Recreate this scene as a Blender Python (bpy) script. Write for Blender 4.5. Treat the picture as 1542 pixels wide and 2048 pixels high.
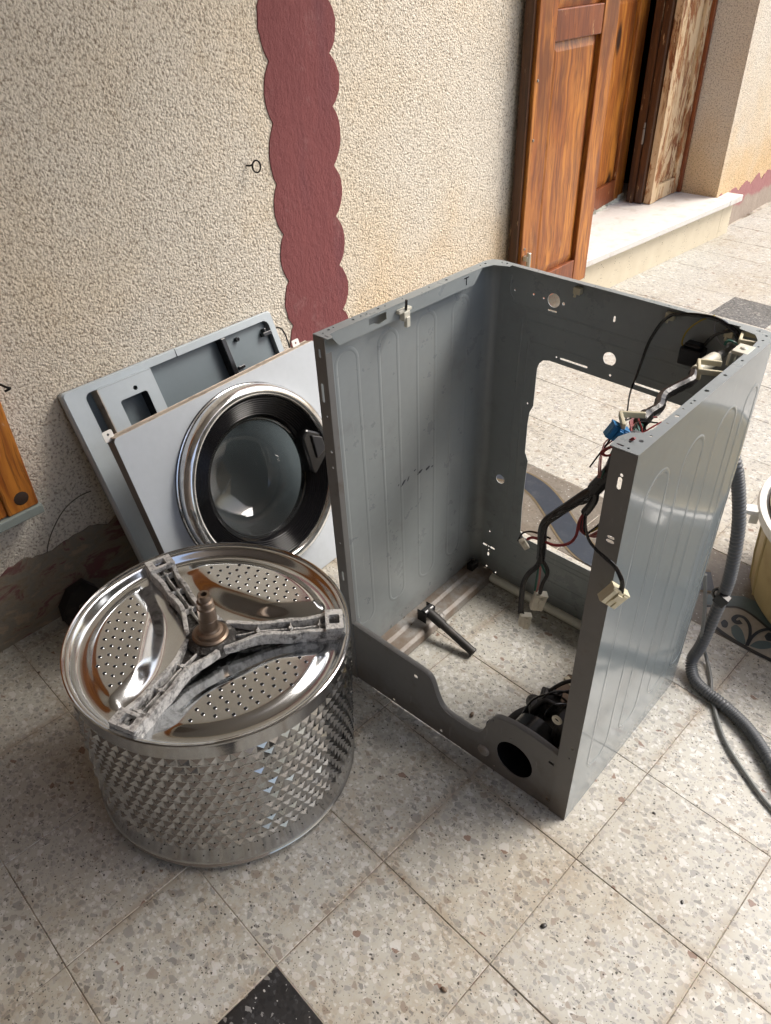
import bpy, bmesh, math, random
from mathutils import Vector, Matrix, noise
random.seed(7)
R = math.radians
for o in list(bpy.data.objects): bpy.data.objects.remove(o)
scn = bpy.context.scene
COL = scn.collection

# ------------------------------------------------------------------ camera
F_PX, IW, IH = 1518.87, 1542, 2048
CAM = Vector((0.91907, -0.80907, 1.38669))
CROT = Matrix.Rotation(R(43.7112), 3, 'Z') @ Matrix.Rotation(R(52.9884), 3, 'X') @ Matrix.Rotation(R(-2.1502), 3, 'Z')
cd = bpy.data.cameras.new('camera'); cam = bpy.data.objects.new('camera', cd); COL.objects.link(cam)
cam.matrix_world = Matrix.Translation(CAM) @ CROT.to_4x4()
cd.sensor_fit = 'HORIZONTAL'; cd.sensor_width = 36; cd.lens = 36 * F_PX / IW
cd.clip_start = .02; cd.clip_end = 2000
scn.camera = cam
# ------------------------------------------------------------------ sky, sun, exposure
SUN_AZ, SUN_EL = 58.0, 50.0          # azimuth measured from +x towards +y (the open side of the yard)
w = bpy.data.worlds.new('World'); scn.world = w; w.use_nodes = True
nt = w.node_tree; bg = nt.nodes['Background']
sky = nt.nodes.new('ShaderNodeTexSky'); sky.sky_type = 'NISHITA'; sky.sun_disc = False
sky.sun_elevation = R(SUN_EL); sky.sun_rotation = R(90 - SUN_AZ); sky.air_density = 1.0; sky.dust_density = 5.0; sky.ozone_density = 1.0
nt.links.new(sky.outputs[0], bg.inputs[0]); bg.inputs[1].default_value = .11
sl = bpy.data.lights.new('sun', 'SUN'); sun = bpy.data.objects.new('sun', sl); COL.objects.link(sun)
sl.energy = 1.5; sl.angle = R(26); sl.color = (1, .975, .935)
sdir = Vector((math.cos(R(SUN_EL)) * math.cos(R(SUN_AZ)), math.cos(R(SUN_EL)) * math.sin(R(SUN_AZ)), math.sin(R(SUN_EL))))
sun.rotation_euler = sdir.to_track_quat('Z', 'Y').to_euler(); sun.location = sdir * 12
scn.view_settings.view_transform = 'Standard'; scn.view_settings.look = 'None'
scn.view_settings.exposure = 1.27; scn.view_settings.gamma = 1; scn.view_settings.use_curve_mapping = False

# ------------------------------------------------------------------ helpers: pixels of the photograph -> points on a plane
def ray(u, v): return CROT @ Vector(((u - IW / 2) / F_PX, -(v - IH / 2) / F_PX, -1))
def on(u, v, axis, val):
    d = ray(u, v); i = 'xyz'.index(axis); t = (val - CAM[i]) / d[i]; return CAM + d * t
def zo(s, ox, oy, pts): return [(ox + x / s, oy + y / s) for x, y in pts]

# ------------------------------------------------------------------ helpers: meshes
def worg(o):
    p = Vector((0, 0, 0))
    while o is not None: p += o.location; o = o.parent
    return p
def tag(o, label=None, cat=None, group=None, kind=None):
    if label: o['label'] = label
    if cat: o['category'] = cat
    if group: o['group'] = group
    if kind: o['kind'] = kind
    return o
def thing(name, loc, label, cat, group=None, rot=None):
    o = bpy.data.objects.new(name, None); COL.objects.link(o); o.location = loc; o.empty_display_size = .05
    if rot is not None: o.rotation_euler = rot.to_euler() if isinstance(rot, Matrix) else rot
    return tag(o, label, cat, group)
class MB:
    def __init__(s): s.v = []; s.f = []; s.sm = []; s.mi = []; s.cm = 0
    def add(s, vs, fs, smooth=False):
        b = len(s.v); s.v += [Vector(p) for p in vs]
        for f in fs: s.f.append([b + i for i in f]); s.sm.append(smooth); s.mi.append(s.cm)
        return s
    def box(s, c, d, rot=None):
        c = Vector(c); vs = []
        for x in (-.5, .5):
            for y in (-.5, .5):
                for z in (-.5, .5):
                    p = Vector((x * d[0], y * d[1], z * d[2])); vs.append(c + (rot @ p if rot else p))
        return s.add(vs, [(0, 1, 3, 2), (4, 6, 7, 5), (0, 4, 5, 1), (2, 3, 7, 6), (0, 2, 6, 4), (1, 5, 7, 3)])
    def box2(s, a, b): return s.box([(a[i] + b[i]) / 2 for i in range(3)], [abs(b[i] - a[i]) for i in range(3)])
    def lathe(s, prof, n=48, c=(0, 0, 0), closed=False, M=None, smooth=True):
        vs = []; c = Vector(c)
        for r, z in prof:
            for k in range(n):
                a = 2 * math.pi * k / n; p = Vector((r * math.cos(a), r * math.sin(a), z)); vs.append(c + (M @ p if M else p))
        fs = []; m = len(prof)
        for i in range(m if closed else m - 1):
            i2 = (i + 1) % m
            for k in range(n): fs.append((i * n + k, i * n + (k + 1) % n, i2 * n + (k + 1) % n, i2 * n + k))
        return s.add(vs, fs, smooth)
    def disc(s, c, r, n=12, M=None):
        c = Vector(c); vs = []
        for k in range(n):
            a = 2 * math.pi * k / n; p = Vector((r * math.cos(a), r * math.sin(a), 0)); vs.append(c + (M @ p if M else p))
        return s.add(vs, [tuple(range(n))])
    def tube(s, pts, rad, n=8, cap=True, spl=0, rfun=None):
        P = [Vector(p) for p in pts]
        if spl: P = catmull(P, spl)
        m = len(P); vs = []; fs = []; up = None
        for i in range(m):
            t = (P[min(i + 1, m - 1)] - P[max(i - 1, 0)])
            t = t.normalized() if t.length > 1e-9 else Vector((0, 0, 1))
            if up is None:
                up = t.orthogonal().normalized()
            else:
                up = (up - t * up.dot(t)); up = up.normalized() if up.length > 1e-6 else t.orthogonal().normalized()
            b = t.cross(up); r = rfun(i, m) if rfun else rad
            for k in range(n):
                a = 2 * math.pi * k / n; vs.append(P[i] + (up * math.cos(a) + b * math.sin(a)) * r)
        for i in range(m - 1):
            for k in range(n): fs.append((i * n + k, i * n + (k + 1) % n, (i + 1) * n + (k + 1) % n, (i + 1) * n + k))
        s.add(vs, fs, True)
        if cap:
            b = len(s.v) - m * n
            for f in (list(range(n))[::-1], [(m - 1) * n + k for k in range(n)]): s.f.append([b + i for i in f]); s.sm.append(False); s.mi.append(s.cm)
        return s
    def prism(s, poly, fn, t0, t1):
        """poly: 2-D outline (convex or not); fn(a,b,t)->3-D point"""
        n = len(poly); vs = [fn(a, b, t0) for a, b in poly] + [fn(a, b, t1) for a, b in poly]
        fs = [tuple(range(n))[::-1], tuple(range(n, 2 * n))] + [(i, (i + 1) % n, n + (i + 1) % n, n + i) for i in range(n)]
        return s.add(vs, fs)
    def build(s, name, mat, parent=None, local=False, bevel=0, sharp=38, label=None, warp=None, allsmooth=False, seg=2):
        me = bpy.data.meshes.new(name); org = Vector((0, 0, 0)) if (local or parent is None) else worg(parent)
        vs = [warp(p) if warp else p for p in s.v]
        me.from_pydata([tuple(p - org) for p in vs], [], s.f); me.validate()
        mats = mat if isinstance(mat, (list, tuple)) else [mat]
        for m in mats: me.materials.append(m)
        if len(me.polygons) == len(s.f):
            for p, sm, mi in zip(me.polygons, s.sm, s.mi): p.use_smooth = sm or allsmooth; p.material_index = mi
        bm = bmesh.new(); bm.from_mesh(me); bmesh.ops.recalc_face_normals(bm, faces=bm.faces); bm.to_mesh(me); bm.free()
        if any(s.sm) or allsmooth: me.set_sharp_from_angle(angle=R(sharp))
        o = bpy.data.objects.new(name, me); COL.objects.link(o)
        if parent: o.parent = parent
        if bevel:
            b = o.modifiers.new('bevel', 'BEVEL'); b.width = bevel; b.segments = seg; b.limit_method = 'ANGLE'; b.angle_limit = R(40)
        if label: o['label'] = label
        return o
def catmull(P, k):
    out = []
    for i in range(len(P) - 1):
        a, b, c, d = P[max(i - 1, 0)], P[i], P[i + 1], P[min(i + 2, len(P) - 1)]
        for j in range(k):
            t = j / k; out.append(.5 * ((2 * b) + (c - a) * t + (2 * a - 5 * b + 4 * c - d) * t * t + (3 * b - a - 3 * c + d) * t ** 3))
    out.append(P[-1]); return out
def circle(cx, cy, r, n=20, sx=1): return [(cx + r * sx * math.cos(2 * math.pi * k / n), cy + r * math.sin(2 * math.pi * k / n)) for k in range(n)]
def rrect(x0, y0, x1, y1, r, n=5):
    out = []
    for cx, cy, a0 in ((x1 - r, y1 - r, 0), (x0 + r, y1 - r, 90), (x0 + r, y0 + r, 180), (x1 - r, y0 + r, 270)):
        for k in range(n + 1):
            a = R(a0 + 90 * k / n); out.append((cx + r * math.cos(a), cy + r * math.sin(a)))
    return out
def slot(x0, y0, x1, y1, r):
    d = math.atan2(y1 - y0, x1 - x0); out = []
    for cx, cy, b in ((x1, y1, -90), (x0, y0, 90)):
        for k in range(5):
            a = d + R(b + 45 * k); out.append((cx + r * math.cos(a), cy + r * math.sin(a)))
    return out
def sheet(mb, outline, holes, fn, th):
    """sheet metal with real cut-outs; fn(a,b,t) places it"""
    cu = bpy.data.curves.new('tmp', 'CURVE'); cu.dimensions = '2D'; cu.fill_mode = 'BOTH'; cu.extrude = th / 2
    for poly in [outline] + holes:
        sp = cu.splines.new('POLY'); sp.points.add(len(poly) - 1); sp.use_cyclic_u = True
        for p, (a, b) in zip(sp.points, poly): p.co = (a, b, 0, 1)
    ob = bpy.data.objects.new('tmp', cu); COL.objects.link(ob)
    me = ob.to_mesh()
    mb.add([fn(v.co.x, v.co.y, v.co.z) for v in me.vertices], [tuple(p.vertices) for p in me.polygons])
    ob.to_mesh_clear(); bpy.data.objects.remove(ob); bpy.data.curves.remove(cu)
    return mb
def copy_tree(o, parent=None):
    c = o.copy(); COL.objects.link(c); c.parent = parent
    for ch in o.children: copy_tree(ch, c)
    return c

# ------------------------------------------------------------------ helpers: materials
class NB:
    def __init__(s, name):
        s.m = bpy.data.materials.new(name); s.m.use_nodes = True; s.t = s.m.node_tree; s.b = s.t.nodes['Principled BSDF']; s._p = None
    def n(s, typ, **kw):
        x = s.t.nodes.new('ShaderNode' + typ)
        for k, v in kw.items(): setattr(x, k, v)
        return x
    def set(s, sock, v):
        if hasattr(v, 'is_output') or isinstance(v, bpy.types.NodeSocket): s.t.links.new(v, sock)
        elif isinstance(v, (tuple, list)) and len(v) == 3 and sock.type == 'RGBA': sock.default_value = (*v, 1)
        else: sock.default_value = v
    def obj(s): return s.n('TexCoord').outputs['Object']
    def pos(s): return s.n('NewGeometry').outputs['Position']
    def math(s, op, a, b=None, c=None, clamp=False):
        x = s.n('Math', operation=op); x.use_clamp = clamp
        for i, v in enumerate((a, b, c)):
            if v is not None: s.set(x.inputs[i], v)
        return x.outputs[0]
    def vmath(s, op, a, b=None):
        x = s.n('VectorMath', operation=op); s.set(x.inputs[0], a)
        if b is not None: s.set(x.inputs[1], b)
        return x.outputs[0]
    def noise(s, vec, sc, det=3, rough=.5, dist=0, col=False):
        x = s.n('TexNoise'); s.set(x.inputs['Vector'], vec); x.inputs['Scale'].default_value = sc; x.inputs['Detail'].default_value = det
        x.inputs['Roughness'].default_value = rough; x.inputs['Distortion'].default_value = dist
        return x.outputs['Color' if col else 'Fac']
    def voro(s, vec, sc, feat='F1', rnd=1):
        x = s.n('TexVoronoi', feature=feat); s.set(x.inputs['Vector'], vec); x.inputs['Scale'].default_value = sc; x.inputs['Randomness'].default_value = rnd
        return x
    def ramp(s, fac, stops, interp='LINEAR'):
        x = s.n('ValToRGB'); s.set(x.inputs[0], fac); cr = x.color_ramp; cr.interpolation = interp
        while len(cr.elements) < len(stops): cr.elements.new(.5)
        for e, (p, c) in zip(cr.elements, stops):
            e.position = p; e.color = (*c, 1) if isinstance(c, (tuple, list)) else (c, c, c, 1)
        return x.outputs[0]
    def mix(s, fac, a, b, typ='MIX'):
        x = s.n('Mix', data_type='RGBA', blend_type=typ); s.set(x.inputs[0], fac); s.set(x.inputs[6], a); s.set(x.inputs[7], b); return x.outputs[2]
    def step(s, v, lo, hi):
        x = s.n('MapRange', interpolation_type='SMOOTHSTEP'); s.set(x.inputs[0], v); x.inputs[1].default_value = lo; x.inputs[2].default_value = hi; return x.outputs[0]
    def bump(s, h, strength=.3, dist=.002, prev=None):
        x = s.n('Bump'); s.set(x.inputs['Height'], h); x.inputs['Strength'].default_value = strength; x.inputs['Distance'].default_value = dist
        if prev: s.set(x.inputs['Normal'], prev)
        s.set(s.b.inputs['Normal'], x.outputs[0]); return x.outputs[0]
    def P(s, **kw):
        for k, v in kw.items(): s.set(s.b.inputs[k.replace('_', ' ')], v)
        return s
def simple(name, col, rough=.5, metal=0, var=.15, sc=30, bump=0, spec=.5, coat=0, dirt=None):
    m = NB(name); p = m.obj(); n = m.noise(p, sc, 4, .6)
    c = m.mix(n, tuple(x * (1 - var) for x in col), tuple(min(1, x * (1 + var)) for x in col))
    if dirt:
        d = m.step(m.noise(p, sc * .35, 5, .65), .5, .72); c = m.mix(m.math('MULTIPLY', d, dirt[1]), c, dirt[0])
    m.P(Base_Color=c, Roughness=m.math('ADD', rough - .08, m.math('MULTIPLY', m.noise(p, sc * 2.3, 3), .16)), Metallic=metal, Specular_IOR_Level=spec, Coat_Weight=coat)
    if bump: m.bump(m.noise(p, sc * 4, 3), bump, .001)
    return m.m

def mat_terrazzo(name, base, chips, tint, dark=False):
    m = NB(name); g = m.pos(); oi = m.n('ObjectInfo')
    off = m.vmath('SCALE', m.n('CombineXYZ').outputs[0]); cx = m.n('CombineXYZ'); m.set(cx.inputs[0], oi.outputs['Random']); m.set(cx.inputs[1], m.math('MULTIPLY', oi.outputs['Random'], 7.3))
    v = m.vmath('ADD', g, cx.outputs[0])
    wob = m.vmath('SCALE', m.vmath('SUBTRACT', m.noise(v, 130, 2, col=True), (.5, .5, .5))); wob.node.inputs[3].default_value = .006
    vv = m.vmath('ADD', v, wob)
    sq = m.n('Mapping'); m.set(sq.inputs[0], vv); sq.inputs['Rotation'].default_value = (0, 0, .6); sq.inputs['Scale'].default_value = (1, 1.35, 1); vq = sq.outputs[0]
    c = m.mix(m.noise(v, 55, 4), tuple(x * .9 for x in base), tuple(x * 1.08 for x in base))
    def layer(c, vec, sc, lo, pres, cols, soft=.02):
        e = m.voro(vec, sc, 'DISTANCE_TO_EDGE'); f = m.voro(vec, sc, 'F1')
        sep = m.n('SeparateColor'); m.set(sep.inputs[0], f.outputs['Color'])
        on_ = m.math('GREATER_THAN', sep.outputs[0], pres)
        th = m.math('ADD', lo, m.math('MULTIPLY', sep.outputs[1], .18))
        k = m.math('MULTIPLY', on_, m.step(m.math('SUBTRACT', e.outputs['Distance'], th), 0, soft))
        col = m.ramp(sep.outputs[2], cols, 'CONSTANT')
        col = m.mix(.12, col, m.noise(vec, sc * 6, 3, col=True), 'SOFT_LIGHT')
        return m.mix(k, c, col)
    c = layer(c, vv, 150, .05, .34, CHS if not dark else chips)
    c = layer(c, vq, 74, .07, .42, chips)
    c = layer(c, vq, 48, .10, .76, chips)
    # dark specks
    s1 = m.voro(vq, 120); sep = m.n('SeparateColor'); m.set(sep.inputs[0], s1.outputs['Color'])
    k = m.math('MULTIPLY', m.math('GREATER_THAN', sep.outputs[0], .66), m.math('LESS_THAN', s1.outputs['Distance'], m.math('MULTIPLY', sep.outputs[1], .30)))
    if not dark: c = m.mix(m.math('MULTIPLY', k, .9), c, (.03, .027, .024))
    else: c = m.mix(k, c, (.45, .45, .45))
    s2 = m.voro(vv, 260); sp2 = m.n('SeparateColor'); m.set(sp2.inputs[0], s2.outputs['Color'])
    if not dark: c = m.mix(m.math('MULTIPLY', m.math('GREATER_THAN', sp2.outputs[0], .80), m.math('MULTIPLY', m.math('LESS_THAN', s2.outputs['Distance'], .26), .75)), c, (.05, .045, .04))
    # wear and dirt with shapes of their own
    d = m.step(m.noise(g, 2.3, 5, .6), .42, .75)
    c = m.mix(m.math('MULTIPLY', d, .55), c, tint, 'MULTIPLY')
    d2 = m.step(m.noise(g, 14, 6, .7), .56, .75); c = m.mix(m.math('MULTIPLY', d2, .4), c, tint, 'MULTIPLY')
    d3 = m.step(m.noise(g, 4.7, 7, .75), .62, .70); c = m.mix(m.math('MULTIPLY', d3, .55), c, (.56, .50, .42), 'MULTIPLY')
    ox = m.n('SeparateXYZ'); m.set(ox.inputs[0], m.obj())
    em = m.math('MAXIMUM', m.math('ABSOLUTE', ox.outputs[0]), m.math('ABSOLUTE', ox.outputs[1]))
    ed = m.math('MULTIPLY', m.step(m.math('ADD', em, m.math('MULTIPLY', m.noise(g, 30, 5, .7), .03)), .120, .145), m.step(m.noise(g, 3.2, 3), .36, .62))
    gy = m.n('SeparateXYZ'); m.set(gy.inputs[0], g)
    c = m.mix(m.math('MULTIPLY', ed, m.math('ADD', .12, m.math('MULTIPLY', m.step(gy.outputs[1], 1.1, .5), .38))), c, (.62, .48, .34), 'MULTIPLY')
    gr = m.math('MULTIPLY', m.step(m.noise(g, 1.1, 3, .55), .42, .68), m.step(m.noise(g, 26, 6, .75), .42, .66))
    c = m.mix(m.math('MULTIPLY', gr, .55), c, (.70, .57, .43), 'MULTIPLY')
    hv = m.n('HueSaturation'); m.set(hv.inputs['Value'], m.math('ADD', .93, m.math('MULTIPLY', oi.outputs['Random'], .07))); m.set(hv.inputs['Color'], c)
    m.P(Base_Color=hv.outputs[0], Roughness=m.math('ADD', .3, m.math('MULTIPLY', m.noise(g, 20, 5, .7), .35)), Specular_IOR_Level=.45)
    m.bump(m.noise(v, 90, 4), .08, .001)
    return m.m
CH = [(0, (.29, .287, .27)), (.25, (.36, .355, .335)), (.45, (.22, .217, .205)), (.58, (.32, .31, .285)), (.72, (.52, .517, .495)), (.93, (.29, .26, .225)), (.985, (.22, .155, .125))]
CHS = [(0, (.35, .345, .325)), (.3, (.41, .405, .38)), (.55, (.29, .285, .265)), (.7, (.53, .525, .50)), (.94, (.34, .31, .265))]
M_TERR = mat_terrazzo('terrazzo', (.425, .415, .37), CH, (.80, .71, .585))
M_BLACKT = mat_terrazzo('terrazzo_black', (.02, .02, .021), [(0, (.012, .012, .013)), (.4, (.03, .03, .032)), (.8, (.055, .055, .06)), (.95, (.2, .2, .2))], (.8, .75, .7), True)
M_GREYT = mat_terrazzo('terrazzo_grey', (.10, .105, .105), [(0, (.05, .05, .05)), (.4, (.14, .14, .14)), (.8, (.22, .22, .21))], (.85, .8, .75), True)
M_BORDERT = mat_terrazzo('terrazzo_border', (.155, .14, .118), [(0, (.14, .127, .106)), (.5, (.175, .158, .132)), (.8, (.12, .106, .088))], (.72, .62, .5), True)
def mat_grout():
    m = NB('grout'); g = m.pos(); c = m.mix(m.step(m.noise(g, 5.5, 5, .65), .40, .62), (.40, .36, .30), (.10, .072, .048)); c = m.mix(.3, c, m.noise(g, 120, 4, col=True), 'OVERLAY')
    m.P(Base_Color=c, Roughness=.9); return m.m
M_GROUT = mat_grout()
M_INLAY = simple('inlay_blue', (.010, .019, .033), .45, var=.3, sc=60, dirt=((.05, .06, .07), .5))
M_INLAY2 = simple('inlay_teal', (.07, .105, .115), .45, var=.25, sc=60)
M_INLAYK = simple('inlay_outline', (.02, .022, .026), .5, var=.3, sc=60)
M_INLAYY = simple('inlay_ochre', (.11, .08, .04), .6, var=.4, sc=90)

def mat_stucco():
    m = NB('stucco'); g = m.pos()
    vo = m.voro(m.vmath('ADD', g, m.vmath('MULTIPLY', m.noise(g, 60, 2, col=True), (.008, .008, .008))), 175, 'SMOOTH_F1')
    vo.inputs['Smoothness'].default_value = .35
    n1 = m.noise(g, 150, 4, .6); n2 = m.noise(g, 380, 3, .6)
    h = m.math('ADD', m.math('MULTIPLY', m.math('SUBTRACT', 1, vo.outputs['Distance']), .55), m.math('ADD', m.math('MULTIPLY', n1, .9), m.math('MULTIPLY', n2, .25)))
    lo = m.step(n1, .33, .53)
    c = m.mix(lo, (.34, .295, .235), (.69, .635, .54))
    big = m.step(m.noise(g, 1.6, 5, .6), .40, .72)
    c = m.mix(m.math('MULTIPLY', big, .40), c, (1.0, .84, .60), 'MULTIPLY')
    strk = m.step(m.noise(m.vmath('MULTIPLY', g, (1, 1, .16)), 4.5, 5, .65), .55, .74); c = m.mix(m.math('MULTIPLY', strk, .30), c, (.80, .74, .66), 'MULTIPLY')
    pat = m.step(m.noise(g, 3.4, 6, .7), .57, .64); c = m.mix(m.math('MULTIPLY', pat, .16), c, (.80, .70, .55), 'MULTIPLY')
    # rain-splash ochre stains low on the wall behind the cabinet
    sp = m.n('SeparateXYZ'); m.set(sp.inputs[0], g)
    low = m.math('MULTIPLY', m.step(m.math('ADD', sp.outputs[2], m.math('MULTIPLY', m.noise(g, 5, 4), .5)), .98, .45), m.math('MULTIPLY', m.step(sp.outputs[1], .55, .9), .75))
    c = m.mix(low, c, (1.0, .78, .50), 'MULTIPLY')
    m.P(Base_Color=c, Roughness=.92, Specular_IOR_Level=.2)
    m.bump(m.math('MULTIPLY', h, m.math('ADD', .55, m.math('MULTIPLY', m.noise(g, 2.1, 4, .6), .8))), 1.0, .0056)
    return m.m
M_STUCCO = mat_stucco()
def mat_band():
    m = NB('maroon_render'); g = m.pos()
    st = m.n('Mapping'); m.set(st.inputs[0], g); st.inputs['Scale'].default_value = (1, 1, .25)
    c = m.mix(m.noise(st.outputs[0], 22, 5, .6), (.18, .052, .055), (.25, .078, .077))
    c = m.mix(m.math('MULTIPLY', m.step(m.noise(st.outputs[0], 5, 4, .6), .5, .72), .6), c, (.15, .055, .068))
    v = m.voro(g, 75); sp = m.n('SeparateColor'); m.set(sp.inputs[0], v.outputs['Color']); xyz = m.n('SeparateXYZ'); m.set(xyz.inputs[0], g)
    dens = m.math('SUBTRACT', .975, m.math('MULTIPLY', m.step(xyz.outputs[2], .75, .45), .22))
    k = m.math('MULTIPLY', m.math('GREATER_THAN', sp.outputs[0], dens), m.math('LESS_THAN', v.outputs['Distance'], m.math('MULTIPLY', sp.outputs[1], .28)))
    c = m.mix(k, c, (.62, .5, .46)); c = m.mix(m.math('MULTIPLY', m.step(m.noise(g, 12, 6, .75), .54, .70), .55), c, (.29, .145, .14))
    m.P(Base_Color=c, Roughness=.72, Specular_IOR_Level=.3)
    m.bump(m.noise(m.vmath('MULTIPLY', g, (1, 1, .5)), 70, 7, .78), 1.0, .009)
    return m.m
M_BAND = mat_band()
def mat_skirt():
    m = NB('peeling_skirting'); g = m.pos(); st = m.vmath('MULTIPLY', g, (1, 1, 2.2))
    n = m.noise(st, 9, 6, .65, .6)
    c = m.ramp(n, [(.0, (.34, .27, .19)), (.36, (.29, .23, .165)), (.44, (.19, .175, .145)), (.54, (.23, .19, .14)), (.59, (.17, .085, .08)), (.72, (.19, .075, .077))])
    c = m.mix(m.step(m.noise(st, 30, 5, .7), .5, .7), c, (.19, .15, .10))
    m.P(Base_Color=c, Roughness=.85, Specular_IOR_Level=.25); m.bump(m.math('ADD', n, m.math('MULTIPLY', m.noise(g, 70, 4), .3)), .7, .006)
    return m.m
M_SKIRT = mat_skirt()
def mat_skirt_far():
    m = NB('maroon_skirting'); g = m.pos()
    xyz = m.n('SeparateXYZ'); m.set(xyz.inputs[0], g)
    k = m.step(m.math('ADD', xyz.outputs[2], m.math('MULTIPLY', m.noise(g, 7, 5, .7), .16)), .17, .20)
    c = m.mix(k, m.mix(m.noise(g, 25, 5), (.25, .20, .16), (.38, .31, .25)), m.mix(m.noise(g, 30, 5), (.26, .10, .10), (.36, .17, .16)))
    m.P(Base_Color=c, Roughness=.8); m.bump(m.noise(g, 80, 4), .5, .004)
    return m.m
M_SKIRT2 = mat_skirt_far()

def mat_wood(name, a, b, c3, worn=0, knots=True, rough=.42, wc=(.50, .34, .18)):
    m = NB(name); p = m.obj(); oi = m.n('ObjectInfo'); cx = m.n('CombineXYZ'); m.set(cx.inputs[0], m.math('MULTIPLY', oi.outputs['Random'], 5)); m.set(cx.inputs[1], m.math('MULTIPLY', oi.outputs['Random'], 3.1))
    p = m.vmath('ADD', p, cx.outputs[0])
    kn = m.voro(m.vmath('MULTIPLY', p, (5.5, 5.5, 2.2)), 1); kd = kn.outputs['Distance']
    kk = m.step(kd, .20, .08) if knots else 0
    bend = m.vmath('SCALE', m.vmath('SUBTRACT', m.noise(p, 3, 3, col=True), (.5, .5, .5))); bend.node.inputs[3].default_value = .05
    q = m.vmath('ADD', p, bend)
    gr = m.noise(m.vmath('MULTIPLY', q, (1, 1, .05)), 110, 4, .6, .3)
    g2 = m.noise(m.vmath('MULTIPLY', q, (1, 1, .1)), 22, 4, .6, .8)
    c = m.mix(m.step(g2, .34, .64), a, b); c = m.mix(m.math('MULTIPLY', m.step(gr, .46, .66), .7), c, c3)
    c = m.mix(m.math('MULTIPLY', m.step(m.noise(m.vmath('MULTIPLY', q, (1, 1, .22)), 9, 4, .6), .50, .68), .8), c, c3)
    if knots: c = m.mix(kk, c, tuple(x * .22 for x in c3))
    ed = m.math('MULTIPLY', m.step(m.noise(m.vmath('MULTIPLY', q, (1, 1, .12)), 75, 5, .75), .66 - worn * .22, .70 - worn * .2), .85)
    pk = m.step(m.noise(p, 6, 4, .6), .52 - worn * .22, .62 - worn * .22)
    c = m.mix(m.math('MULTIPLY', ed, pk), c, wc)
    if worn > .3:
        big = m.step(m.noise(m.vmath('MULTIPLY', q, (1.6, 1.6, .5)), 9, 6, .70, .6), .53, .47)
        c = m.mix(m.math('MULTIPLY', big, worn), c, m.mix(gr, (.60, .44, .25), (.74, .60, .40)))
    m.P(Base_Color=c, Roughness=m.math('ADD', rough, m.math('MULTIPLY', ed, .25)), Specular_IOR_Level=.4, Coat_Weight=.15 if worn < .3 else 0)
    m.bump(gr, .35, .001)
    return m.m
M_WOOD = mat_wood('varnished_pine', (.49, .185, .028), (.27, .078, .012), (.10, .026, .007), .14)
M_WOODR = mat_wood('red_varnished_pine', (.25, .072, .018), (.17, .044, .014), (.09, .022, .009), .2)
M_WOODD = mat_wood('dark_pine', (.10, .040, .014), (.065, .026, .010), (.035, .014, .007), .25, False)
M_WOODW = mat_wood('worn_pine', (.36, .15, .055), (.25, .09, .032), (.14, .05, .02), .80, False, .65)
M_STONE = simple('step_stone', (.66, .635, .595), .4, var=.10, sc=40, dirt=((.42, .37, .30), .55), bump=.2)
def mat_riser():
    m = NB('riser_stone'); g = m.pos(); v = m.voro(m.vmath('MULTIPLY', g, (1, 1, 1.4)), 95); sp = m.n('SeparateColor'); m.set(sp.inputs[0], v.outputs['Color'])
    c = m.mix(m.noise(g, 18, 5), (.58, .50, .36), (.70, .63, .48))
    k = m.math('MULTIPLY', m.math('GREATER_THAN', sp.outputs[0], .72), m.math('LESS_THAN', v.outputs['Distance'], m.math('MULTIPLY', sp.outputs[1], .3)))
    c = m.mix(k, c, (.22, .17, .11)); m.P(Base_Color=c, Roughness=.7); m.bump(m.math('MULTIPLY', k, -1), .4, .003); return m.m
M_RISER = mat_riser()
M_PLASTERCHIP = simple('broken_plaster', (.50, .50, .42), .85, var=.3, sc=40, bump=.5)
M_DARK = simple('room_shade', (.02, .016, .012), .9)  # near-black colour stands in for the shade inside the doorway
M_IRON = simple('iron', (.02, .018, .016), .6, .6, sc=80)

def mat_paint(name, col, rough=.3, spec=.5, grime=.35, gcol=(.10, .085, .07), scale=9, g0=.54):
    m = NB(name); p = m.pos(); c = m.mix(m.noise(p, 60, 4), tuple(x * .95 for x in col), tuple(x * 1.05 for x in col))
    d = m.step(m.noise(p, scale, 6, .68), g0, g0 + .24); c = m.mix(m.math('MULTIPLY', d, grime), c, gcol)
    xz = m.n('SeparateXYZ'); m.set(xz.inputs[0], p); lw = m.math('MULTIPLY', m.step(m.math('ADD', xz.outputs[2], m.math('MULTIPLY', m.noise(p, 13, 5, .7), .16)), .165, .085), .55); c = m.mix(m.math('MULTIPLY', lw, min(1, grime * 2.4)), c, gcol)
    s = m.step(m.noise(m.vmath('MULTIPLY', p, (1, 1, .12)), 60, 4, .7), .66, .72); c = m.mix(m.math('MULTIPLY', s, .12), c, (.6, .6, .6))
    m.P(Base_Color=c, Roughness=m.math('ADD', rough, m.math('MULTIPLY', m.noise(p, 14, 5, .7),   .14 if rough > .12 else .05)), Specular_IOR_Level=spec, Coat_Weight=.0)
    m.bump(m.noise(p, 5, 2), .10, .01)
    return m.m
M_CAB = mat_paint('grey_enamel', (.285, .315, .32), .22, .5, .30)
M_CABOUT = mat_paint('grey_enamel_gloss_shaded', (.185, .213, .222), .08, .55, .12)  # same enamel, glossier; the outer side's shade is in its darker colour
M_BACKP = mat_paint('grey_enamel_back', (.20, .215, .215), .30, .5, .3)
M_KICK = mat_paint('grey_enamel_dirty_shaded', (.17, .17, .165), .38, .4, .55, (.09, .065, .045), 16)  # real grime, plus a base colour darkened for the shaded front faces
M_SILVER = mat_paint('silver_paint', (.43, .465, .50), .28, .5, .10)
M_COVER = mat_paint('cover_paint', (.40, .45, .48), .38, .5, .18)
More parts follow.
